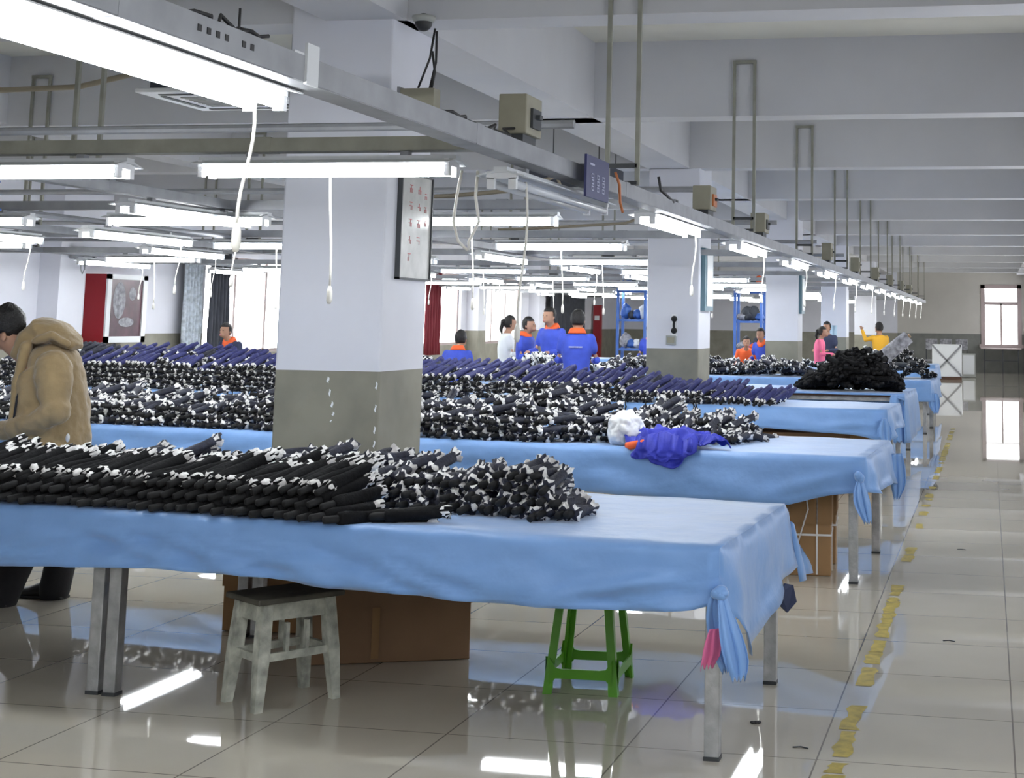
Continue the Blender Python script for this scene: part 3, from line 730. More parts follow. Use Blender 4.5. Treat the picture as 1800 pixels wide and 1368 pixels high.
# ------------------------------------------------------------------ folded umbrellas
def umb_meshes(seed, frill=1.0, L=.30, R=.026, farfrill=True, nearfrill=True, ragged=1.0):
    """umbrella lies along +Y, near end (handle) at y=0; returns canopy, near frill, far frill, handle bmeshes"""
    rnd = random.Random(seed)
    bm = NB(); seg = 12; rings = []
    N = 7
    for i in range(N+1):
        f = i/N; y = .035+(L-.05)*f; r = R*(1-.15*f)*(1+.08*math.sin(f*6+seed))*(.8 if i in (0, N) else 1)
        rings.append([bm.verts.new((r*(1+.12*math.sin(3*a+f*4+seed))*math.cos(a), y, r*(1+.12*math.sin(3*a+f*4+seed))*math.sin(a))) for a in [2*PI*k/seg for k in range(seg)]])
    for i in range(N):
        for k in range(seg): bm.faces.new((rings[i][k], rings[i][(k+1) % seg], rings[i+1][(k+1) % seg], rings[i+1][k]))
    bm.faces.new(rings[0]); bm.faces.new(rings[-1][::-1])
    body = bm
    def ring_frill(y0, y1, s, r0):
        bm = NB(); sg = 18; A = []; B = []; Cc = []
        for k in range(sg):
            a = 2*PI*k/sg
            w = (1+.13*math.sin(5*a+seed)+.13*rnd.uniform(-1, 1)*ragged)
            A.append(bm.verts.new((r0*math.cos(a), y0, r0*math.sin(a))))
            B.append(bm.verts.new((R*1.10*s*w*math.cos(a), (y0+y1)/2+rnd.uniform(-.006, .006), R*1.10*s*w*math.sin(a))))
            w2 = (1+.20*math.sin(5*a+seed+.5)+.32*rnd.uniform(-1, 1)*ragged)
            Cc.append(bm.verts.new((R*.82*s*w2*math.cos(a), y1+rnd.uniform(-.010, .008), R*.82*s*w2*math.sin(a))))
        ctr = bm.verts.new((0, (y0+2*y1)/3, 0))
        for k in range(sg):
            j = (k+1) % sg
            for f in ((A[k], A[j], B[j], B[k]), (B[k], B[j], Cc[j], Cc[k])):
                bm.faces.new(f).material_index = 1 if rnd.random() < .30 else 0
            bm.faces.new((Cc[k], Cc[j], ctr)).material_index = 1
        return bm
    f1 = ring_frill(.062, .026, frill, R*.95) if nearfrill else None
    f2 = ring_frill(L-.045, L, frill*.9, R*.8) if farfrill else None
    bm = NB(); tube(bm, [(0, -.030, 0), (0, -.025, 0), (0, .03, 0), (0, .05, 0)], [.009, .0155, .0165, .012], 8)
    return body, f1, f2, bm
UM = {}
def umb_set(kind, bodym, frillm, n=4, **kw):
    UM[kind] = []
    for s in range(n):
        b, f, f2, h = umb_meshes(s*3+len(UM)*17, **kw)
        ms = []
        for nm, bmx, mm in (('canopy', b, [bodym]), ('lining_frill', f, frillm), ('lining_frill', f2, frillm), ('handle', h, ['handle'])):
            if bmx is None: continue
            me = bpy.data.meshes.new(nm); bmesh.ops.recalc_face_normals(bmx, faces=bmx.faces)
            for fc in bmx.faces: fc.smooth = True
            bmx.to_mesh(me); bmx.free()
            for q in mm: me.materials.append(M[q])
            ms.append(me)
        # single-mesh version
        j = NB(); off = []
        for k_, me in enumerate(ms):
            st = len(j.faces); j.from_mesh(me); j.faces.ensure_lookup_table()
            isf = me.name.startswith('lining')
            for fc in j.faces[st:]: fc.material_index = 1+fc.material_index if isf else (0 if k_ == 0 else 3)
        one = bpy.data.meshes.new('closed_umbrella'); j.to_mesh(one); j.free()
        for q in (bodym, frillm[0], frillm[1], 'handle'): one.materials.append(M[q])
        UM[kind].append((ms, one))
UNAME = {'black': 'black_umbrella', 'plain': 'black_umbrella', 'pattern': 'silver_lined_umbrella', 'navy': 'navy_umbrella', 'white': 'pale_umbrella'}
umb_set('black', 'black', ['silver', 'black'], frill=1.0, R=.029)
umb_set('plain', 'black', ['silver', 'black'], frill=.95, R=.029, nearfrill=False)
umb_set('pattern', 'slate', ['silver', 'slate'], frill=1.32, L=.27, R=.027)
umb_set('navy', 'navy', ['silver', 'slate'], frill=1.1, L=.30, R=.028, farfrill=False)
umb_set('dark', 'slate', ['silver', 'black'], frill=1.05, L=.28, R=.028)
umb_set('jet', 'black', ['black', 'black'], frill=1.2, L=.30, R=.030)
umb_set('white', 'silver', ['whitefab', 'slate'], frill=1.3, L=.26, R=.030)
def umb(kind, pos, yaw, pitch, label, group, parts=False, roll=None, sc=1.0):
    ms, one = random.choice(UM[kind]); roll = random.uniform(0, 2*PI) if roll is None else roll
    R = Matrix.Rotation(yaw, 4, 'Z') @ Matrix.Rotation(pitch, 4, 'X') @ Matrix.Rotation(roll, 4, 'Y')
    mw = Matrix.Translation(pos) @ R @ Matrix.Scale(sc, 4)
    if parts:
        t = bpy.data.objects.new(UNAME[kind], None); C.objects.link(t); t.empty_display_size = .02; t.matrix_world = mw
        for me in ms:
            c = bpy.data.objects.new(me.name.split('.')[0], me); C.objects.link(c); c.parent = t
    else:
        t = bpy.data.objects.new(UNAME[kind], one); C.objects.link(t); t.matrix_world = mw
    return tag(t, label, 'umbrella', group)
def stuff_heap(items, name, label, cat, mats):
    """items: (mesh, matrix); joined into one mesh"""
    j = NB()
    for me, mw in items:
        st = len(j.verts); j.from_mesh(me); j.verts.ensure_lookup_table()
        for v in j.verts[st:]: v.co = mw @ v.co
    me = bpy.data.meshes.new(name); j.to_mesh(me); j.free()
    for q in mats: me.materials.append(M[q])
    o = bpy.data.objects.new(name, me); C.objects.link(o); tag(o, label, cat, None, 'stuff'); return o
def row(T, u0, u1, v, z, step, kind, yaw, pitch, label, group, parts, jit=1.0, sink=None):
    n = int((u1-u0)/step); out = 0
    for i in range(n):
        u = u0+step*i+random.uniform(-.012, .012)*jit; vv = v(u) if callable(v) else v
        zz = z(u) if callable(z) else z
        if zz is None: continue
        p = T.P(u, vv+random.uniform(-.018, .018)*jit, zz+random.uniform(-.006, .006)*jit)
        umb(kind, p, yaw+random.gauss(0, .10)*jit-T.a, pitch+random.gauss(0, .06)*jit, label, group, parts); out += 1
    return out
# T1, black row at the left (near ends on the table front edge)
LB1 = 'closed black umbrella with pale ruffled ends in the left pile on the front table'
GB1 = 'black umbrellas in the left pile on the front table'
uL = 3.9
for lay in range(3):
    u0 = 1.62+.04*lay; z = TT+.034+.045*lay
    row(T1, u0, uL, lambda u, l=lay: -.005+.030*l+.02*math.sin(u*3), lambda u, z=z: z, .060, 'black' if lay == 2 else 'plain', -.44, .10+.09*lay, LB1, GB1, True)
for lay in range(2):   # second rank behind, resting on the first
    row(T1, 1.80+.05*lay, uL, lambda u, l=lay: .27+.05*l, lambda u, l=lay: TT+.075+.045*l+.012*math.sin(u*4), .064, 'black', -.44, .26, LB1, GB1, True)
row(T1, 1.46, 1.64, .10, TT+.034, .06, 'plain', -1.15, .02, LB1, GB1, True)

# T1 patterned pile right/back
LP1 = 'dark closed umbrella showing silver lining in the right pile on the front table'
GP1 = 'silver lined umbrellas in the right pile on the front table'
for lay in range(4):
    for rk in range(2 if lay < 3 else 1):
        u0 = .72+.07*lay+.16*rk
        row(T1, u0, 2.0-.02*lay if lay < 3 else 1.3, lambda u, l=lay, r=rk: .40+.30*r+.035*l+.10*(u-.8), lambda u, l=lay: TT+.032+.046*l, .062, 'pattern', -.05, .03, LP1, GP1, True, 1.8)
LP2 = 'dark closed umbrella with silver lining heaped behind the black row on the front table'
GP2 = 'silver lined umbrellas heaped behind the black row'
for lay in range(4):
    row(T1, 1.55+.08*lay, (2.65 if lay == 3 else 3.9)-.05*lay, lambda u, l=lay: .66+.04*l, lambda u, l=lay: TT+.035+.046*l+.01*math.sin(u*5), .066, 'pattern', -.25, .05, LP2, GP2, lay > 1, 1.8)
# T2 pile
def prof2(u): return pl(u, [(.75, .03), (1.1, .13), (1.7, .22), (2.4, .26), (3.4, .22), (4.6, .22), (6.2, .20), (8.2, .2)])*(1+.45*noise.noise(Vector((u*2.3, 3, 1)))+.25*noise.noise(Vector((u*6, 1, 5))))
LB2 = 'dark closed umbrella with silver lining in the long pile on the second table'
GB2 = 'silver lined umbrellas on the second table'
n2 = 0; heap2 = []
def fill(T, u0, u1, vf, prof, kind, step, dz, yaw, pitch, jit, label, group, limit, depth_ranks, rank_step, store, parts=False, hid=None, topkind=None, toplab=None, topgroup=None):
    cnt = 0
    u = u0
    while u < u1:
        for rk in range(depth_ranks):
            v = vf(u)+rank_step*rk; H = prof(u)*(1 if rk else .8)
            nl = max(1, int(H/dz))
            for l in range(nl):
                vis = (rk == 0) or (l >= nl-2)
                if not vis: continue
                if hid and hid(u): continue
                top = topkind and (l >= nl-1 or (rk > 0 and l >= nl-3))
                kd = topkind if top else kind
                yw = yaw+random.gauss(0, .22)*jit-T.a; pt = pitch+random.gauss(0, .10)*jit
                if top: yw = -.52+random.gauss(0, .12); pt = .42+random.gauss(0, .07)
                p = T.P(u+random.uniform(-.02, .02), v+.03*l+random.uniform(-.03, .03)*jit, TT+.035+dz*l+random.uniform(-.008, .008))
                if cnt < limit and (not topkind or top) and (rk == 0 or l == nl-1):
                    umb(kd, p, yw, pt, (toplab if top else label), (topgroup if top else group), parts); cnt += 1
                else:
                    ms, one = random.choice(UM[kd])
                    store.append((one, Matrix.Translation(p) @ Matrix.Rotation(yw, 4, 'Z') @ Matrix.Rotation(pt, 4, 'X') @ Matrix.Rotation(random.uniform(0, 6), 4, 'Y')))
        u += step
    return cnt
fill(T2, .95, 8.1, lambda u: pl(u, [(.9, .55), (1.4, .40), (2.0, .22), (2.5, .05), (9, .04)]), prof2, 'pattern', .068, .05, -.15, .05, 1.6, LB2, GB2, 60, 3, .27, heap2)
stuff_heap(heap2, 'umbrella_pile', 'long pile of dark silver lined umbrellas covering the second table', 'umbrella pile', ['slate', 'silver', 'slate', 'handle'])
# bare white shafts lying across the second pile
for k, (pa, pb) in enumerate((((408, 722), (428, 690)), ((150, 706), (212, 712)))):
    A = at(*pa, 10.35); B = at(*pb, 10.5)
    t = empty('umbrella_shaft', tuple(A)); tag(t, ['bare white umbrella shaft leaning on the second table pile beside the nearest column', 'bare white umbrella shaft lying beside the person in tan'][k], 'shaft')
    bm = NB(); tube(bm, [(0, 0, 0), B-A], .012, 8); obj('shaft', bm, 'white', t, True); bm = NB(); ball(bm, B-A, .018, 0, 8); obj('shaft_tip', bm, 'handle', t, True)
# T3 pile: dark ends below, navy above
def prof3(u): return pl(u, [(1.1, .06), (2.0, .15), (3.5, .25), (5.5, .33), (7.5, .37), (10.4, .40)])*(1+.16*noise.noise(Vector((u*1.9, 8, 1))))
heap3 = []
fill(T3, 1.15, 10.3, lambda u: .02+.0*u, prof3, 'dark', .082, .055, -.25, .05, 1.2, 'dark umbrella end with silver lining in the front face of the third table pile', 'dark ends in the third table pile', 300, 3, .33, heap3,
     topkind='navy', toplab='navy closed umbrella lying slanted on top of the third table pile', topgroup='navy umbrellas on top of the third table pile')
p3 = stuff_heap([h for h in heap3], 'umbrella_pile', 'dark umbrella ends forming the front of the third table pile', 'umbrella pile', ['slate', 'silver', 'slate', 'handle'])
for i in range(46):
    u = random.uniform(1.6, 10.2); p = T3.P(u, -.035, TT+.03); L = random.uniform(.06, .13)
    bm = NB(); tube(bm, [p+Vector((0, .05, .02)), p, p+Vector((random.uniform(-.02, .02), -.012, -L*.6)), p+Vector((random.uniform(-.03, .03), -.014, -L))], .009, 5); obj('wrist_strap', bm, 'handle', p3, True)
# black heap on T4
def heap(T, cu, cv, ru, rv, hh, n, kind, label, group, stuffname=None, mats=None, sc=1.0, skew=0):
    items = []
    for i in range(n):
        a = random.uniform(0, 2*PI); r = math.sqrt(random.random())*.97
        du, dv = r*math.cos(a), r*math.sin(a)
        h = hh*(max(0, 1-abs(du+.22*(1-du*du))**1.5))*(1-.5*abs(dv)); z = TT+.035+h*random.random()**.45
        yw = random.uniform(-.9, .9)-1.0*du; pt = -.2*dv+random.gauss(0, .12)
        p = T.P(cu+ru*du+skew*h, cv+rv*dv, z)
        if stuffname is None: umb(kind, p, yw, pt, label, group, False, None, sc)
        else:
            ms, one = random.choice(UM[kind]); items.append((one, Matrix.Translation(p) @ Matrix.Rotation(yw, 4, 'Z') @ Matrix.Rotation(pt, 4, 'X') @ Matrix.Rotation(random.uniform(0, 6), 4, 'Y') @ Matrix.Scale(sc, 4)))
    if stuffname: stuff_heap(items, stuffname, label, 'umbrella pile', mats)
heap(T4, .72, .40, .70, .36, .50, 380, 'jet', 'jet black heap of closed umbrellas on the fourth table', None, 'umbrella_pile', ['black', 'black', 'black', 'handle'], sc=1.15)
heap(T4, 4.9, .7, 1.25, .5, .42, 170, 'white', 'heap of pale crumpled umbrellas on the fourth table, beside the blue uniforms', None, 'umbrella_pile', ['silver', 'whitefab', 'slate', 'handle'])
heap(T4, 7.5, .7, 1.3, .5, .46, 200, 'pattern', 'heap of dark umbrellas behind the seated blue worker', None, 'umbrella_pile', ['slate', 'silver', 'slate', 'handle'], sc=1.1)
heap(T5, 4.3, .6, 1.6, .5, .34, 160, 'dark', 'heap of dark umbrellas left of the second column', None, 'umbrella_pile', ['slate', 'silver', 'black', 'handle'], sc=1.15)
heap(T5, 2.6, .5, 1.0, .4, .26, 110, 'pattern', 'heap of dark umbrellas between the second and third columns', None, 'umbrella_pile', ['slate', 'silver', 'slate', 'handle'], sc=1.1)
heap(T5, .75, .7, .85, .5, .50, 130, 'dark', 'heap of grey umbrellas behind the black heap', None, 'umbrella_pile', ['greyfab', 'silver', 'black', 'handle'], sc=1.15)
heap(T6, 1.3, .6, 1.0, .45, .34, 100, 'dark', 'far heap of dark umbrellas beside the pink worker', None, 'umbrella_pile', ['greyfab', 'silver', 'black', 'handle'], sc=1.2)
heap(T6, 3.2, .6, 1.0, .45, .30, 70, 'white', 'far heap of pale goods between the second and third columns', None, 'umbrella_pile', ['silver', 'whitefab', 'slate', 'handle'], sc=1.2)
# grey fabric roll tilted on the black heap
t = empty('fabric_roll', tuple(at(1562, 640, 21.5))); tag(t, 'tilted grey fabric roll sticking up behind the black heap', 'fabric roll')
p0 = at(1524, 652, 22.3)-Vector(t.location); p1 = at(1597, 592, 22.3)-Vector(t.location)
bm = NB(); tube(bm, [p0, p0.lerp(p1, .5), p1], [.10, .11, .10], 12); obj('roll', bm, 'stuffgrey', t, True)
bm = NB(); tube(bm, [p1, p1+(p1-p0).normalized()*.03], [.03, .03], 8); obj('core', bm, 'tape', t, True)

# ------------------------------------------------------------------ things on the second table
# white plastic bag
t = empty('plastic_bag', tuple(T2.P(1.66, .20, TT))); tag(t, 'white plastic bag standing on the second table', 'bag')
bm = NB(); bmesh.ops.create_icosphere(bm, subdivisions=5, radius=1)
for v in bm.verts:
    d = v.co.normalized(); r = 1+.22*noise.noise(d*2.1+Vector((4, 0, 0)))+.09*noise.noise(d*5)+.012*noise.noise(d*12)
    v.co = Vector((d.x*.118*r, d.y*.12*r, max(-.10, d.z*.125*r)+.105))
obj('bag_body', bm, 'bag', t, True)
bm = NB(); bmesh.ops.create_icosphere(bm, subdivisions=4, radius=1)
for v in bm.verts:
    d = v.co.normalized(); r = 1+.35*noise.noise(d*2.6+Vector((9, 0, 0)))+.10*noise.noise(d*6)
    v.co = Vector((.15+d.x*.075*r, -.03+d.y*.07*r, max(-.03, d.z*.055*r)+.055))
obj('bag_neck', bm, 'bag', t, True)
# royal blue jacket draped over the table edge
def drape(name, T, U, Vv, zf, m, parent, n=60, amp=.02, seed=0):
    bm = NB(); G = []
    for i in range(n+1):
        rowv = []
        for j in range(n+1):
            a = i/n*2-1; b = j/n*2-1
            # superellipse disc with irregular outline
            r = max(abs(a), abs(b)); th = math.atan2(b, a)
            rr = r*(1+.22*math.sin(3*th+seed)+.12*math.sin(5*th+1+seed)+.06*math.sin(9*th))
            u = U[0]+U[1]*rr*math.cos(th); v = Vv[0]+Vv[1]*rr*math.sin(th)
            w = 1.1*(1-3*abs(noise.noise(Vector((u*6+v*3, v*9, seed)))))+.6*(1-3*abs(noise.noise(Vector((u*14, v*18, seed)))))
            lift = zf*(1-r**2)+amp*(1+w)*1.2
            if v < -.02:
                p = T.P(u, -.045-.02*max(0, w)-.02*lift, TT-(-v-.02)*.95+.01)
            else: p = T.P(u, v, TT+.012+max(0, lift))
            rowv.append(bm.verts.new(p))
        G.append(rowv)
    for i in range(n):
        for j in range(n): bm.faces.new((G[i][j], G[i+1][j], G[i+1][j+1], G[i][j+1]))
    o = obj(name, bm, m, parent, True); md = o.modifiers.new('thick', 'SOLIDIFY'); md.thickness = .006
    return o
t = empty('folded_jacket', (0, 0, 0)); tag(t, 'royal blue jacket with orange collar dropped over the second table edge', 'jacket')
drape('jacket_cloth', T2, (1.33, .25), (.13, .24), .06, 'royal', t, seed=1.3, amp=.028)
drape('jacket_sleeve', T2, (1.36, .15), (-.01, .10), .035, 'royal', t, seed=3.1, amp=.024)
drape('jacket_sleeve', T2, (1.08, .13), (.12, .12), .03, 'royal', t, seed=5.1, amp=.024)
pts = [T2.P(1.60, .02, TT+.02), T2.P(1.56, -.02, TT+.022), T2.P(1.51, -.035, TT+.034), T2.P(1.46, -.02, TT+.05)]
bm = NB(); tube(bm, pts, [(.012, .02), (.018, .026), (.018, .026), (.010, .018)], 10); obj('collar', bm, 'orange', t, True)

# ------------------------------------------------------------------ things hanging at the front table corner
t = empty('pink_cloth', tuple(T1.P(.018, -.045, .50))); tag(t, 'pink rag hanging from the corner knot of the front table', 'cloth')
tl = tail(t, 'rag', [Vector((.01, .0, 0)), Vector((.005, 0, -.05)), Vector((.0, 0, -.10)), Vector((-.015, 0, -.135))], [.04, .075, .08, .06], 'pinkcloth', 3, 4)
t = empty('navy_cloth', tuple(T1.P(-.05, 1.0, .455))); tag(t, 'small navy scrap hanging below the cloth at the aisle end', 'cloth')
bm = NB(); vs = []
pp = [(0, 0, 0), (.015, .04, .03), (.045, .07, .02), (.06, .075, -.05), (.025, .04, -.09), (.0, .015, -.06)]
a = [bm.verts.new(Vector(p)) for p in pp]; b = [bm.verts.new(Vector(p)+Vector((.008, -.012, .002))) for p in pp]
bm.faces.new(a); bm.faces.new(b[::-1])
for i in range(6): bm.faces.new((a[i], a[(i+1) % 6], b[(i+1) % 6], b[i]))
obj('scrap', bm, 'darkblue', t)

# ------------------------------------------------------------------ under the tables
# wooden stool
t = empty('wooden_stool', (-2.945, 6.04, 0), math.radians(56)); tag(t, 'old wooden stool with chipped pale paint under the front table', 'stool')
sx, sy, sh = .19, .13, .445
bm = NB(); box(bm, -sx-.012, sx+.012, -sy-.012, sy+.012, sh-.024, sh); o = obj('seat', bm, 'oldseat', t); bevel(o, .006)
bm = NB(); ix, iy = sx-.045, sy-.035
for q in (-1, 1):
    bar(bm, (-ix, q*iy, sh-.055), (ix, q*iy, sh-.062), .022, .078); bar(bm, (q*ix, -iy, sh-.062), (q*ix, iy, sh-.062), .022, .078)
obj('apron', bm, 'oldwood', t)
for qx in (-1, 1):
    for qy in (-1, 1):
        bm = NB(); tp = Vector((qx*(ix), qy*(iy), sh-.024)); bt = Vector((qx*(sx-.01), qy*(sy-.005), .0))
        m4 = 4; rr = [(tp, .024), (tp.lerp(bt, .5), .026), (bt, .018)]
        rings = []
        for c, w in rr: rings.append([bm.verts.new(c+Vector((a*w, b*w, 0))) for a, b in ((-1, -1), (1, -1), (1, 1), (-1, 1))])
        for i in range(2):
            for kk in range(4): bm.faces.new((rings[i][kk], rings[i][(kk+1) % 4], rings[i+1][(kk+1) % 4], rings[i+1][kk]))
        bm.faces.new(rings[0]); bm.faces.new(rings[2][::-1])
        obj('leg', bm, 'oldwood', t)
for q in (-1, 1):
    bm = NB(); bar(bm, (-ix-.02, q*(iy+.013), .205), (ix+.02, q*(iy+.013), .205), .018, .032); obj('stretcher', bm, 'oldwood', t)
    bm = NB(); bar(bm, (q*(ix+.018), -iy-.01, .205), (q*(ix+.018), iy+.01, .205), .018, .032); obj('stretcher', bm, 'oldwood', t)
for q in (-1, 1):
    for e in (-.32, .32):
        bm = NB(); bar(bm, (e*ix, q*(iy+.008), .22), (e*ix, q*(iy+.008), .335), .022, .016); obj('slat', bm, 'oldwood', t)
# green plastic stool
t = empty('plastic_stool', (-1.755, 6.60, 0), math.radians(3)); tag(t, 'green plastic stool under the front table, right of the cardboard box', 'stool')
B, Tp, Hh = .165, .115, .46
def cp(qx, qy, z): f = z/Hh; r = B+(Tp-B)*f; return Vector((qx*r, qy*r*1.18, z))
bm = NB(); box(bm, -Tp-.02, Tp+.02, -Tp*1.18-.02, Tp*1.18+.02, Hh-.03, Hh); o = obj('seat', bm, 'green', t); bevel(o, .012, 3)
for qx in (-1, 1):
    for qy in (-1, 1):
        bm = NB(); rings = []
        for z in (0, .02, .10, .2, .3, .4, Hh-.02):
            c = cp(qx, qy, z); w = .036 if z > .02 else .040
            prof = [(0, 0), (-qx*w, 0), (-qx*w, -qy*.012), (-qx*.012, -qy*.012), (-qx*.012, -qy*w), (0, -qy*w)]
            rings.append([bm.verts.new(c+Vector((a, b, 0))) for a, b in prof])
        for i in range(len(rings)-1):
            for kk in range(6): bm.faces.new((rings[i][kk], rings[i][(kk+1) % 6], rings[i+1][(kk+1) % 6], rings[i+1][kk]))
        bm.faces.new(rings[0]); bm.faces.new(rings[-1])
        obj('leg', bm, 'green', t)
def arch(bm, qa, qb):
    A, Bb = cp(*qa, .075), cp(*qb, .075); d = (Bb-A); n = 10; up_ = []; lo = []
    for i in range(n+1):
        f = i/n; e = abs(2*f-1); zt = .105+.045*max(0, (e-.72)/.28)**2; zb = .065-.03*max(0, (e-.8)/.2)**2
        f2 = .06+.88*f
        up_.append(A.lerp(Bb, f2)+Vector((0, 0, zt-.075))); lo.append(A.lerp(Bb, f2)+Vector((0, 0, zb-.075)))
    nrm = Vector((-d.y, d.x, 0)).normalized()*.005
    for sgn in (-1, 1):
        U = [bm.verts.new(p+nrm*sgn) for p in up_]; Lo = [bm.verts.new(p+nrm*sgn) for p in lo]
        for i in range(n): bm.faces.new((U[i], U[i+1], Lo[i+1], Lo[i]))
        if sgn == -1: U0, L0 = U, Lo
    for i in range(n):
        bm.faces.new((U0[i], U0[i+1], U[i+1], U[i])); bm.faces.new((L0[i], L0[i+1], Lo[i+1], Lo[i]))
for a, b in (((-1, -1), (1, -1)), ((1, -1), (1, 1)), ((1, 1), (-1, 1)), ((-1, 1), (-1, -1))):
    bm = NB(); arch(bm, a, b); obj('side_rail', bm, 'green', t)
# cardboard boxes
def carton(x, y, rz, w, d, h, label, m='carton', string=False, tape=True, flap=False):
    t = empty('cardboard_box', (x, y, 0), math.radians(rz)); tag(t, label, 'box')
    bm = NB(); box(bm, -w/2, w/2, -d/2, d/2, .002, h); o = obj('box_body', bm, m, t); bevel(o, .004)
    bm = NB()
    box(bm, -w/2-.006, w/2+.006, -d/2-.006, -d/2, h*.62, h); box(bm, w/2, w/2+.006, -d/2, d/2, h*.62, h)
    box(bm, -w/2-.001, w/2+.004, -d/2-.004, d/2+.004, h, h+.004)
    obj('lid_flap', bm, m, t)
    if tape:
        bm = NB(); box(bm, -w*.12, -w*.12+.035, -d/2-.005, -d/2-.003, h*.05, h*.60); obj('tape_strip', bm, 'wood' if False else 'carton2', t)
    if flap:
        bm = NB(); vs = [bm.verts.new(p) for p in ((w*.08, -d/2-.004, h+.004), (w*.20, -d/2-.004, h+.004), (w*.23, -d/2-.03, h-.07), (w*.15, -d/2-.03, h-.075))]
        bm.faces.new(vs); o = obj('tape_end', bm, 'tape', t); md = o.modifiers.new('s', 'SOLIDIFY'); md.thickness = .002
    if string:
        bm = NB()
        for fx in (-.18, .28): box(bm, w*fx-.006, w*fx+.006, -d/2-.006, -d/2, 0.01, h+.005)
        box(bm, -w/2, w/2, -d/2-.006, -d/2, h*.48, h*.48+.012)
        box(bm, w/2, w/2+.006, -.006, .006, .01, h); box(bm, w/2, w/2+.006, -d/2, d/2, h*.48, h*.48+.012)
        box(bm, -w/2, w/2, -.006, .006, h, h+.006)
        obj('string', bm, 'string', t)
        bm = NB(); tube(bm, [(w*.10, -d/2-.008, h), (w*.14, -d/2-.02, h*.8), (w*.04, -d/2-.015, h*.55), (-w*.02, -d/2-.012, h*.4)], .005, 6); obj('string_end', bm, 'string', t, True)
    return t
a = Vector((-3.10, 6.62)); b = Vector((-2.43, 6.93)); dd = (b-a); ang = math.degrees(math.atan2(dd.y, dd.x)); nn = Vector((-dd.y, dd.x)).normalized()
cc = (a+b)/2+nn*.24
carton(cc.x, cc.y, ang, dd.length, .46, .42, 'large brown cardboard box between the wooden stool and green stool', flap=True)
carton(at(395, 1000, 7.25).x+.26, 7.40, 3, .52, .30, .36, 'light brown cardboard box standing behind the wooden stool', 'carton2', tape=False)
carton(-1.22, 9.86, 4, .40, .34, .52, 'tall cardboard box tied with white string under the second table', 'carton2', True, False)
carton(-1.25, 10.38, 4, .42, .40, .52, 'string tied cardboard box behind the other, under the second table', 'carton2', True, False)
carton(-1.85, 15.35, 4, .9, .5, .5, 'wide cardboard box under the third table', 'carton', False, False)
carton(-1.25, 15.3, 4, .26, .5, .5, 'narrow light cardboard box with white label under the third table end', 'carton2', False, False)
# floor debris
t = empty('floor_scrap', (-.98+.13, 5.80, 0)); p = at(1328, 1272, 5.9)
bm = NB()
d_ = ray(1328, 1273); tt = -EYE/d_.z; q = Vector((0, 0, EYE))+d_*tt
t.location = (q.x, q.y, 0); tag(t, 'small dark scrap lying on the floor beside the nearest table leg', 'scrap')
for i in range(3): ball(bm, Vector((-.012+.012*i, .004*i, .006)), .010, 0, 8, (1.1, .9, .6))
obj('scrap', bm, 'cable', t, True)
for k, (px, py) in enumerate(((1690, 967), (1668, 1128), (1407, 1316))):
    d_ = ray(px, py); q = Vector((0, 0, EYE))+d_*(-EYE/d_.z)
    bm = NB(); tube(bm, [(q.x-.03, q.y, .003), (q.x, q.y+.01, .004), (q.x+.03, q.y-.005, .003)], .0028, 6); o = obj('floor_thread', bm, 'steel_dark'); tag(o, ['dark thread on the aisle floor, farthest of the loose threads', 'dark thread on the aisle floor right of the yellow line', 'dark thread on the floor left of the yellow line'][k], 'thread')

# ------------------------------------------------------------------ left wall: fire cabinet, curtains, switch box
p = X0 = None
t = empty('fire_cabinet', (XL+.0, 20.2, 1.18)); tag(t, 'red sided fire cabinet with white framed glass door on the left wall', 'fire cabinet')
bm = NB(); box(bm, 0, .34, -.50, .55, .0, 1.0); obj('cabinet_body', bm, 'red', t)
bm = NB()
for a, b, c, d in ((-.50, .55, 0, .09), (-.50, .55, .93, 1.0), (-.50, -.40, 0, 1.0), (.44, .55, 0, 1.0)): box(bm, .34, .37, a, b, c, d)
fr = obj('door_frame', bm, 'white', t)
bm = NB(); box(bm, .34, .35, -.40, .44, .09, .93); obj('door_glass', bm, 'glassfront', t)
bm = NB(); n = 20
for (cy, cz, ry, rz_) in ((-.16, .62, .16, .27), (.18, .72, .09, .10), (.05, .30, .2, .07)):
    vs = [bm.verts.new((.353, cy+ry*math.cos(2*PI*i/n), cz+rz_*math.sin(2*PI*i/n))) for i in range(n)]; bm.faces.new(vs)
obj('hose_reel', bm, 'stuffgrey', t)
def curtain(y0, y1, z0, z1, m, label, x=XL+.12, amp=.05, waves=6):
    bm = NB(); n = 60; rows = []
    for k in range(7):
        f = k/6; z = z0+(z1-z0)*f
        rows.append([bm.verts.new((x+amp*math.sin(i/n*waves*2*PI)*(1-.4*f)+.01*math.sin(k*2+i), y0+(y1-y0)*i/n, z)) for i in range(n+1)])
    for k in range(6):
        for i in range(n): bm.faces.new((rows[k][i], rows[k][i+1], rows[k+1][i+1], rows[k+1][i]))
    o = obj('curtain', bm, m, smooth=True); md = o.modifiers.new('s', 'SOLIDIFY'); md.thickness = .01; tag(o, label, 'curtain'); return o
curtain(22.15, 22.75, .75, 2.72, 'lace', 'pale patterned curtain bunched left of the first window', XL+.16)
curtain(22.7, 23.35, .70, 2.72, 'curtain', 'charcoal curtain bunched at the left side of the first window', XL+.32, .06)
curtain(26.2, 26.8, .75, 2.72, 'curtain', 'charcoal curtain at the right side of the first window, beside the nearest column', XL+.2)
curtain(32.4, 33.4, .75, 2.75, 'curtain_r', 'dark red curtain just right of the nearest column', XL+.3)
curtain(42.3, 46.2, .80, 2.8, 'curtain', 'wide dark curtain on the left wall behind the standing blue workers', XL+.3, .10, 9)
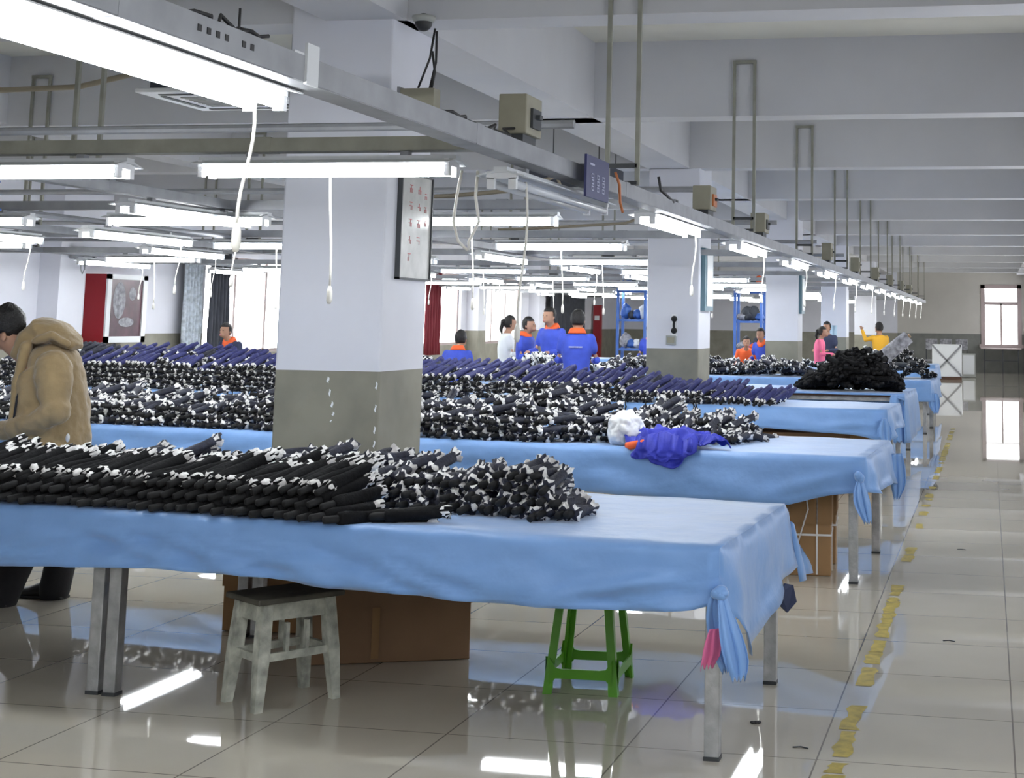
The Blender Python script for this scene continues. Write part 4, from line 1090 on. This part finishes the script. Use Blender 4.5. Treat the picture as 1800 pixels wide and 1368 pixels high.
for k in range(3):
    y0, y1 = LWIN[k][:2]; bm = NB(); tube(bm, [(XL+.2, y0-.9, 2.76), (XL+.2, y1+.5, 2.76)], .02, 8)
    for e in (y0-.8, y1+.4): bar(bm, (XL, e, 2.76), (XL+.2, e, 2.76), .02)
    o = obj('curtain_rail', bm, 'frame'); tag(o, 'curtain rail above the %s left wall window' % ['nearest', 'middle', 'farthest'][k], 'rail')
p = at(128, 428, 18.0)
t = empty('wall_speaker', (XL+.32, 18.9, 2.36)); tag(t, 'small grey box on a bracket high on the left wall', 'box')
bm = NB(); box(bm, .05, .25, -.14, .14, 0, .17); obj('case', bm, 'tray', t); bm = NB(); tube(bm, [(.15, -.06, 0), (.16, -.06, -.14), (.15, .0, -.2), (.14, .06, -.14), (.15, .06, 0)], .012, 6); bar(bm, (0, 0, .08), (.06, 0, .08), .03); obj('bracket', bm, 'tray', t)
# far left: red extinguisher box, small papers
p = Vector((-12.8, 48.2, 1.7))
t = empty('red_cabinet', (p.x, 48.2, 0)); tag(t, 'narrow red cabinet far back on the left, right of the dark curtain', 'cabinet')
bm = NB(); box(bm, -.13, .13, -.1, .1, 0, p.z+.4); obj('cabinet_body', bm, 'red', t); bm = NB(); box(bm, -.08, .08, -.11, -.1, p.z-.1, p.z+.05); obj('cabinet_label', bm, 'white', t)
# blue racks
def rack(x0, x1, y, h, label, nsh=4):
    xm = (x0+x1)/2; w = (x1-x0)/2
    t = empty('storage_rack', (xm, y, 0)); tag(t, label, 'rack')
    for q in (-1, 1):
        for e in (0, .5):
            bm = NB(); bar(bm, (q*w, e, 0), (q*w, e, h), .06); obj('post', bm, 'rack', t)
    for k in range(nsh):
        z = .3+(h-.35)*k/(nsh-1); bm = NB(); box(bm, -w, w, 0, .5, z-.05, z); obj('shelf', bm, 'rack', t)
    return t, xm, w, [.3+(h-.35)*k/(nsh-1) for k in range(nsh)]
for ri, (pa, pb, Yr, lb, nm) in enumerate(((1086, 1134, 33.5, 'blue storage rack left of the second column, loaded with goods', 'left'), (1292, 1338, 33.5, 'blue storage rack between second and third columns', 'right'))):
    A = at(pa, 560, Yr); B_ = at(pb, 560, Yr)
    t, xm, w, zs = rack(A.x, B_.x, Yr, 2.35, lb)
    cols = ['greyfab', 'whitefab', 'orange', 'stuffgrey', 'curtain', 'rack']
    for z in zs:
        n = 4
        for i in range(n):
            bx = xm-w+.14+(2*w-.2)*i/(n-1)*.95; s = random.uniform(.10, .15); hh = random.uniform(.15, .38)
            bm = NB(); bmesh.ops.create_icosphere(bm, subdivisions=3, radius=1)
            for v in bm.verts:
                d = v.co.normalized(); r = 1+.3*noise.noise(d*2+Vector((i, z, ri)))
                v.co = Vector((bx+d.x*s*r, Yr+.22+d.y*.16*r, z+max(0, (d.z*r+1)*hh/2)))
            o = obj('goods_bundle', bm, random.choice(cols), smooth=True); tag(o, 'small bundle of goods stored on the %s blue rack' % nm, 'bundle', 'bundles on the %s blue rack' % nm)

# pale hanging sheet far away, papers
for k, (px0, px1, py0, py1, Yq, m, lb) in enumerate(((1452, 1470, 572, 612, 31.5, 'pale', 'pale blue plastic sheet hanging far back between the third and fourth columns'),)):
    a = at(px0, py0, Yq); b = at(px1, py1, Yq)
    bm = NB(); n = 12; G = []
    for i in range(n+1):
        G.append([bm.verts.new((a.x+(b.x-a.x)*i/n, Yq+.03*math.sin(i*1.6)+.01*j, a.z+(.004-a.z)*j/5)) for j in range(6)])
    for i in range(n):
        for j in range(5): bm.faces.new((G[i][j], G[i+1][j], G[i+1][j+1], G[i][j+1]))
    o = obj('plastic_sheet', bm, m, smooth=True); md = o.modifiers.new('s', 'SOLIDIFY'); md.thickness = .01; tag(o, lb, 'sheet')

# ------------------------------------------------------------------ far end of the aisle
t = empty('crate', (-1.22, 44.9, 0)); tag(t, 'large white crate with grey diagonal braces at the end of the aisle', 'crate')
w, h, d = .42, 1.02, .4
bm = NB(); box(bm, -w, w, -d, d, .10, h); obj('crate_body', bm, 'white', t)
bm = NB(); bar(bm, (-w+.02, -d-.02, .14), (w-.02, -d-.02, h-.04), .05, .02, 0, (0, 1, 0)); bar(bm, (w-.02, -d-.02, .14), (-w+.02, -d-.02, h-.04), .05, .02, 0, (0, 1, 0)); obj('diagonal_brace', bm, 'xbar', t)
bm = NB()
for q in (-w+.02, w-.02): bar(bm, (q, -d-.01, .1), (q, -d-.01, h), .05, .03, 0, (0, 1, 0))
for z in (.12, h-.02): bar(bm, (-w, -d-.01, z), (w, -d-.01, z), .03, .05)
obj('crate_frame', bm, 'white', t)
bm = NB(); box(bm, -w, w, -d, d, 0.0, .09); obj('crate_base', bm, 'wood', t)
p = at(1703, 640, 47); t = empty('metal_cabinet', (p.x, 47, 0)); tag(t, 'low grey cabinet beside the white crate', 'cabinet')
bm = NB(); box(bm, -.20, .20, -.25, .25, .02, .72); obj('cabinet_body', bm, 'cabinet', t); bm = NB(); box(bm, -.17, .17, -.26, -.25, .1, .68); obj('cabinet_door', bm, 'lamp', t)
for k, px in enumerate((1637, 1662, 1690)):
    p = at(px, 598, 49.5); t = empty('chair', (p.x, 49.5, 0)); tag(t, 'grey chair back behind the white crate, %s of three' % ['left', 'middle', 'right'][k], 'chair')
    bm = NB(); box(bm, -.19, .19, .16, .20, .78, 1.14); o = obj('backrest', bm, 'stuffgrey', t); bevel(o, .03, 3)
    bm = NB(); box(bm, -.2, .2, -.2, .2, .42, .47); obj('seat', bm, 'stuffgrey', t)
    for a in (-.17, .17):
        for b in (-.17, .17): bm = NB(); bar(bm, (a, b, 0), (a, b, .43 if b < 0 else .8), .03); obj('leg', bm, 'steel_dark', t)
t = empty('window_bench', (.45, 51.5, 0)); tag(t, 'dark framed table standing under the far window', 'table')
bm = NB(); box(bm, -.72, .62, -.28, .28, .80, .84); obj('table_top', bm, 'frame', t)
for a in (-.6, -.0, .52):
    bm = NB(); bar(bm, (a, -.22, 0), (a, -.22, .8), .045); obj('leg', bm, 'steel_dark', t)
bm = NB(); bar(bm, (-.6, -.22, .42), (.52, -.22, .42), .03); obj('crossbar', bm, 'steel_dark', t)

# ------------------------------------------------------------------ people
def remesh(o, vox, smooth=4):
    md = o.modifiers.new('remesh', 'REMESH'); md.mode = 'VOXEL'; md.voxel_size = vox; md.use_smooth_shade = True
    s = o.modifiers.new('smooth', 'SMOOTH'); s.iterations = smooth; s.factor = .5
def limb(bm, pts, rs, seg=14): 
    tube(bm, pts, rs, seg)
    for p, r in zip(pts, rs):
        ra = r if not isinstance(r, (tuple, list)) else min(r)
        ball(bm, Vector(p), ra*.99, 0, 10)
def person(name, x, y, rz, H, label, top='uniform', legs='trousers', collar=None, hair='short', lean=0.0, arms='work', headturn=0, headdown=.15, vox=.016, z0=0, hair_m='hair', print_=False, cap=None, sit=False):
    """faces local -Y; lean forward in radians"""
    t = empty(name, (x, y, z0), rz); tag(t, label, 'person'); s = H/1.72
    hipz = .93*s if not sit else .50*s
    def L(px, py, pz):   # torso frame leaning about the hips
        c, n = math.cos(lean), math.sin(lean)
        return Vector((px*s, (py*c-pz*n)*s, hipz+(pz*c+py*n)*s)) if True else None
    neck = L(0, .0, .54); headc = neck+Vector((0, -.035*s-.10*s*math.sin(headdown+lean), .135*s*math.cos(lean*.6)))
    sh = [L(q*.165, 0, .465) for q in (-1, 1)]
    if arms == 'work':
        el = [L(q*.235, -.06, .20) for q in (-1, 1)]; wr = [e+Vector((-(1 if e.x > 0 else -1)*.06*s, -.22*s, -.01*s)) for e in el]
    elif arms == 'raise':
        el = [L(-.24, -.08, .24), L(.27, -.16, .42)]; wr = [el[0]+Vector((.05*s, -.2*s, 0)), el[1]+Vector((.02, -.10*s, .2*s))]
    else:
        el = [L(q*.24, .01, .2) for q in (-1, 1)]; wr = [e+Vector((0, -.05*s, -.24*s)) for e in el]
    # trunk + arms jacket
    bm = NB()
    trunk = [L(0, 0, -.12), L(0, .0, .0), L(0, .01, .14), L(0, .01, .30), L(0, .0, .42), L(0, .0, .49), L(0, 0, .53)]
    rx = [(.175, .125), (.17, .125), (.16, .12), (.185, .13), (.195, .125), (.15, .10), (.075, .075)]
    tube(bm, trunk, [(a*s, b*s) for a, b in rx], 18)
    for q in (0, 1): limb(bm, [sh[q], sh[q].lerp(el[q], .5), el[q], el[q].lerp(wr[q], .5), wr[q]], [.060*s, .056*s, .050*s, .045*s, .038*s])
    j = obj('jacket', bm, top, t); remesh(j, vox, 8)
    # body: head, neck, hands, forearms, legs (hidden by clothes)
    bm = NB()
    ball(bm, headc, .098*s, 0, 16, (.80, .98, 1.22)); limb(bm, [neck-Vector((0, 0, .05*s)), headc-Vector((0, -.01, .06*s))], [.055*s, .052*s])
    ball(bm, headc+Vector((0, -.085*s, -.06*s)), .038*s, 0, 10, (1, .9, .8))
    ball(bm, headc+Vector((0, -.102*s, -.012*s)), .017*s, 0, 8, (.8, 1.2, 1.6))
    for q in (-1, 1): ball(bm, headc+Vector((q*.08*s, .01, -.01*s)), .022*s, 0, 8, (.4, .8, 1.2))
    hips = [L(q*.09, 0, -.04) for q in (-1, 1)]
    if sit: knees = [Vector((q*.12*s, -.42*s, .50*s)) for q in (-1, 1)]; ank = [Vector((q*.12*s, -.42*s, .09*s)) for q in (-1, 1)]
    else: knees = [Vector((q*.10*s, -.02*s, .50*s)) for q in (-1, 1)]; ank = [Vector((q*.11*s, .02*s, .09*s)) for q in (-1, 1)]
    tube(bm, trunk, [(a*s*.85, b*s*.85) for a, b in rx], 14)
    for q in (0, 1):
        limb(bm, [sh[q], el[q], wr[q]], [.05*s, .04*s, .028*s], 10)
        limb(bm, [hips[q], knees[q], ank[q]], [.075*s, .05*s, .035*s], 10)
        d = (wr[q]-el[q]).normalized(); side = Vector((1 if q == 0 else -1, 0, 0))
        palm = wr[q]+d*.05*s; ball(bm, palm, .038*s, 0, 10, (1, 1, .6))
        for f in range(4):
            b0 = palm+d*.025*s+side*(-.024+.016*f)*s; limb(bm, [b0, b0+d*.035*s+Vector((0, 0, -.006*s)), b0+d*.055*s+Vector((0, 0, -.02*s))], [.0095*s, .009*s, .008*s], 8)
        b0 = palm+side*.03*s; limb(bm, [b0, b0+side*.025*s+d*.03*s], [.011*s, .010*s], 8)
    b = obj('body', bm, 'skin', t); remesh(b, vox*.62, 2)
    # trousers
    bm = NB(); tube(bm, [L(0, 0, -.13), L(0, 0, -.02), L(0, 0, .06)], [(.165*s, .125*s), (.165*s, .12*s), (.15*s, .11*s)], 16)
    for q in (0, 1): limb(bm, [hips[q]-Vector((0, 0, .04*s)), hips[q].lerp(knees[q], .5), knees[q], knees[q].lerp(ank[q], .5), ank[q]], [.092*s, .085*s, .07*s, .064*s, .06*s])
    tr = obj('trousers', bm, legs, t); remesh(tr, vox)
    for q in (0, 1):
        bm = NB(); c = ank[q]; ball(bm, Vector((c.x, c.y-.06*s, .04*s)), .05*s, 0, 14, (.95, 2.6, .8)); o = obj('shoe', bm, 'shoe', t, True)
        for v in o.data.vertices: v.co.z = max(.0, v.co.z)
    # hair
    bm = NB()
    ball(bm, headc+Vector((0, .012*s, .022*s)), .104*s, 0, 18, (.86, 1.0, 1.14))
    kill = [v for v in bm.verts if (v.co-headc).y < -.035*s and (v.co-headc).z < .055*s or (v.co-headc).z < -.06*s]
    bmesh.ops.delete(bm, geom=kill, context='VERTS')
    if hair == 'tail':
        ball(bm, headc+Vector((0, .115*s, .03*s)), .045*s, 0, 10); limb(bm, [headc+Vector((0, .12*s, .02*s)), headc+Vector((0, .15*s, -.08*s)), headc+Vector((0, .13*s, -.17*s))], [.035*s, .03*s, .012*s], 8)
    hr = obj('hair', bm, hair_m, t, True); md = hr.modifiers.new('s', 'SOLIDIFY'); md.thickness = .008; md.offset = -1
    for v in hr.data.vertices: v.co += (v.co-headc).normalized()*.006*noise.noise(v.co*40)
    # face
    bm = NB()
    for q in (-1, 1): ball(bm, headc+Vector((q*.03*s, -.090*s, .012*s)), .009*s, 0, 8, (1.3, .6, .6))
    obj('eyes', bm, 'hair', t, True)
    bm = NB(); ball(bm, headc+Vector((0, -.112*s, -.055*s)), .012*s, 0, 8, (1.7, .5, .4)); obj('mouth', bm, 'pinkcloth', t, True)
    if collar:
        bm = NB(); n = 16; r0 = []; r1 = []; r2 = []
        for i in range(n):
            a = 2*PI*i/n; r = .072*s; dz = -.05*s*max(0, -math.sin(a))**2
            cpt = neck+Vector((r*math.cos(a), r*math.sin(a), 0))
            r0.append(bm.verts.new(cpt+Vector((0, 0, .045*s+dz)))); r1.append(bm.verts.new(neck+Vector((r*1.3*math.cos(a), r*1.3*math.sin(a), .01*s+dz*1.6)))); r2.append(bm.verts.new(neck+Vector((r*1.5*math.cos(a), r*1.45*math.sin(a), -.02*s+dz*2))))
        for i in range(n):
            k = (i+1) % n; bm.faces.new((r0[i], r0[k], r1[k], r1[i])); bm.faces.new((r1[i], r1[k], r2[k], r2[i]))
        o = obj('collar', bm, collar, t, True); md = o.modifiers.new('s', 'SOLIDIFY'); md.thickness = .012*s; md.offset = 0
    if print_:
        bm = NB()
        for i in range(10):
            c = L(-.075+.0165*i, .142, .36); box(bm, c.x-.006, c.x+.006, c.y-.001, c.y+.012, c.z-.008, c.z+.008)
        obj('back_print', bm, 'signink', t)
    return t
person('person', -4.83, 17.25, PI+.15, 1.71, 'person in blue work jacket seen from behind, arms forward, standing behind the third table', collar='orange', print_=True, headdown=.1)
person('person', -6.08, 20.4, -.35, 1.76, 'person in blue work jacket with orange collar facing forward and looking down', collar='orange', headdown=.5)
person('person', -6.58, 20.75, PI/2-.2, 1.62, 'person with dark hair in blue jacket and orange collar, side on, beside the taller worker', collar='orange', headdown=.2)
person('person', -7.05, 21.3, PI/2+.5, 1.64, 'person in white top with black ponytail, leftmost of the standing group', top='whitefab', hair='tail', headdown=.2)
person('person', -6.38, 17.3, PI, 1.46, 'person in blue jacket seen from behind, low between the piles', collar='orange', headdown=.6, lean=.25)
person('person', -5.6, 24.75, 0, 1.56, 'person in blue jacket half hidden by a heap, left of the second column', collar='orange', headdown=.6, lean=.15)
person('person', -3.85, 25.3+.6, -.3, 1.50, 'person in blue jacket and orange collar left of the third column', collar='orange', headdown=.5, lean=.2)
person('person', -4.3, 26.6, .2, 1.40, 'person in orange top bending low beside the third column', top='orange', headdown=.6, lean=.5)
person('person', -3.25, 29.2, PI/2, 1.52, 'person in bright pink top just right of the third column', top='pink', hair='tail', headdown=.3)
person('person', -3.22, 30.4, -.4, 1.62, 'person in dark top behind the pink one', top='darkblue', headdown=.2)
person('person', -2.20, 30.9, PI/2+2.2, 1.62, 'person in yellow jacket raising an arm, far down the aisle', top='yellow', arms='raise', headdown=.1)
person('person', -10.3, 19.2, -.2, 1.50, 'person in dark jacket with red sleeves in front of the bright window', top='darkblue', collar='orange', headdown=.6, lean=.25)

# ---- the person in the tan jacket (bending over, facing left)
def tan_person():
    Yc = 7.68
    t = empty('person', (-5.12, Yc, 0)); tag(t, 'person in tan hooded jacket bending over the front table, cut by the left edge', 'person')
    o0 = Vector((-5.12, Yc, 0))
    def q(px, py, dy=0.0): p = at(px, py, Yc+dy)-o0; return p
    hc = q(4, 580)
    # body
    bm = NB()
    ball(bm, hc+Vector((0, 0, 0)), .105, 0, 22, (1.0, .78, 1.15), Matrix.Rotation(.5, 4, 'Y'))
    ball(bm, hc+Vector((-.09, 0, -.085)), .045, 0, 12, (1, .9, .8)); ball(bm, hc+Vector((-.115, 0, -.03)), .02, 0, 10, (1.3, .8, 1.2))
    ball(bm, q(6, 592, -.085), .026, 0, 10, (.8, .4, 1.3))
    limb(bm, [hc+Vector((.04, 0, -.05)), q(48, 625), q(75, 650)], [.065, .065, .08])
    tube(bm, [q(90, 640), q(100, 720), q(98, 800), q(95, 860)], [(.13, .17), (.12, .15), (.13, .15), (.12, .14)], 16)
    for d in (-1, 1):
        hip, kn, an = q(95, 855, d*.10), (q(112, 950, .10) if d > 0 else q(40, 960, -.10)), (q(92, 1050, .12) if d > 0 else q(-2, 1066, -.14))
        limb(bm, [hip, kn, an], [.085, .055, .04])
        el = q(98, 728, d*.22); wr = q(-8, 757, d*.13); limb(bm, [q(82, 642, d*.17), el, wr], [.055, .045, .03])
        dd = (wr-el).normalized(); palm = wr+dd*.06; ball(bm, palm, .042, 0, 12, (1, .8, .6))
        for f in range(4):
            b0 = palm+dd*.03+Vector((0, (-.026+.018*f), 0)); limb(bm, [b0, b0+dd*.035+Vector((0, 0, -.012)), b0+dd*.05+Vector((0, 0, -.035))], [.0095, .009, .008], 8)
        b0 = palm+Vector((0, -.03*d, 0)); limb(bm, [b0, b0+Vector((-.03, -.012*d, -.02))], [.011, .009], 8)
    b = obj('body', bm, 'skin', t); remesh(b, .009, 3)
    # jacket torso and sleeves
    bm = NB()
    tube(bm, [q(72, 628), q(84, 650), q(88, 690), q(92, 735), q(92, 780), q(90, 830), q(89, 850)],
         [(.13, .14), (.18, .20), (.19, .225), (.19, .225), (.195, .225), (.20, .23), (.20, .23)], 26)
    ball(bm, q(96, 636), .12, 0, 16, (1.1, 1.5, .9))
    for d in (-1, 1):
        pts = [q(94, 648, d*.15), q(96, 690, d*.19), q(99, 722, d*.21), q(66, 742, d*.21), q(28, 752, d*.18), q(2, 757, d*.15)]
        limb(bm, pts, [.105, .092, .082, .070, .062, .054])
    j = obj('jacket', bm, 'tan', t); remesh(j, .011, 14)
    tx = bpy.data.textures.new('folds', 'CLOUDS'); tx.noise_scale = .075; tx.noise_depth = 2
    md = j.modifiers.new('folds', 'DISPLACE'); md.texture = tx; md.strength = .024; md.mid_level = .5; md.texture_coords = 'LOCAL'
    # hood lying folded on the shoulders
    bm = NB()
    tube(bm, [q(40, 628), q(58, 596), q(80, 578), q(104, 584), q(124, 600), q(136, 612)],
         [(.10, .045), (.125, .062), (.135, .070), (.125, .062), (.10, .045), (.06, .022)], 20)
    limb(bm, [q(34, 650, -.10), q(46, 610, -.125), q(66, 578, -.10), q(82, 573, 0), q(66, 578, .10), q(46, 610, .125)], [.028, .036, .040, .040, .040, .036])
    limb(bm, [q(46, 612, -.13), q(34, 655, -.165), q(24, 705, -.19), q(20, 740, -.2)], [.030, .028, .024, .018])
    limb(bm, [q(62, 600, -.13), q(92, 590, -.13), q(118, 604, -.10)], [.022, .026, .018])
    hd = obj('hood', bm, 'tan', t); remesh(hd, .008, 5)
    md = hd.modifiers.new('folds', 'DISPLACE'); md.texture = tx; md.strength = .018; md.texture_coords = 'LOCAL'
    # hair
    bm = NB(); rm = Matrix.Rotation(.5, 4, 'Y')
    ball(bm, hc+Vector((.018, 0, .03)), .112, 0, 24, (1.0, .84, 1.12), rm)
    kill = [v for v in bm.verts if (v.co-hc).z < -.025+.35*((v.co-hc).x-.02)*-1 and (v.co-hc).x < .06 or (v.co-hc).z < -.05]
    bmesh.ops.delete(bm, geom=kill, context='VERTS')
    for v in bm.verts: v.co += (v.co-hc).normalized()*(.012*noise.noise(v.co*22)+.010*noise.noise(v.co*60))
    hr = obj('hair', bm, 'hair', t, True); md = hr.modifiers.new('s', 'SOLIDIFY'); md.thickness = .012; md.offset = -1
    # trousers
    bm = NB(); tube(bm, [q(90, 800), q(92, 860), q(93, 880)], [(.15, .17), (.16, .18), (.14, .16)], 18)
    for d in (-1, 1):
        hip, kn, an = q(95, 865, d*.10), (q(114, 955, .10) if d > 0 else q(42, 965, -.10)), (q(95, 1040, .12) if d > 0 else q(0, 1060, -.14))
        limb(bm, [hip, hip.lerp(kn, .5), kn, kn.lerp(an, .5), an], [.115, .108, .09, .085, .085])
    tr = obj('trousers', bm, 'trousers', t); remesh(tr, .013, 3)
    for d in (-1, 1):
        a = q(95, 1052, .12) if d > 0 else q(0, 1075, -.14)
        bm = NB(); prof = [(-.25, .045, .030), (-.22, .05, .05), (-.14, .052, .065), (-.05, .05, .10), (.02, .05, .11), (.06, .045, .09)]
        tube(bm, [(a.x+u, a.y, .5*h) for u, w, h in prof], [(w, h*.5) for u, w, h in prof], 14); sh = obj('shoe', bm, 'shoe', t, True)
        bm = NB(); box(bm, a.x-.255, a.x+.07, a.y-.05, a.y+.05, .0, .018); o = obj('shoe_sole', bm, 'shoe', sh); bevel(o, .008)
    # pocket tags on the jacket
    for px, py, dy in ((73, 745, -.25), (119, 770, -.235)):
        bm = NB(); c = q(px, py, dy); ball(bm, c, .016, 0, 10, (.8, .35, 1.5)); obj('zip_pull', bm, 'zip', t, True)
    bm = NB(); tube(bm, [q(44, 660, -.17), q(30, 700, -.215), q(22, 750, -.225)], [.006, .007, .006], 6); obj('front_zip', bm, 'trousers', t, True)
tan_person()
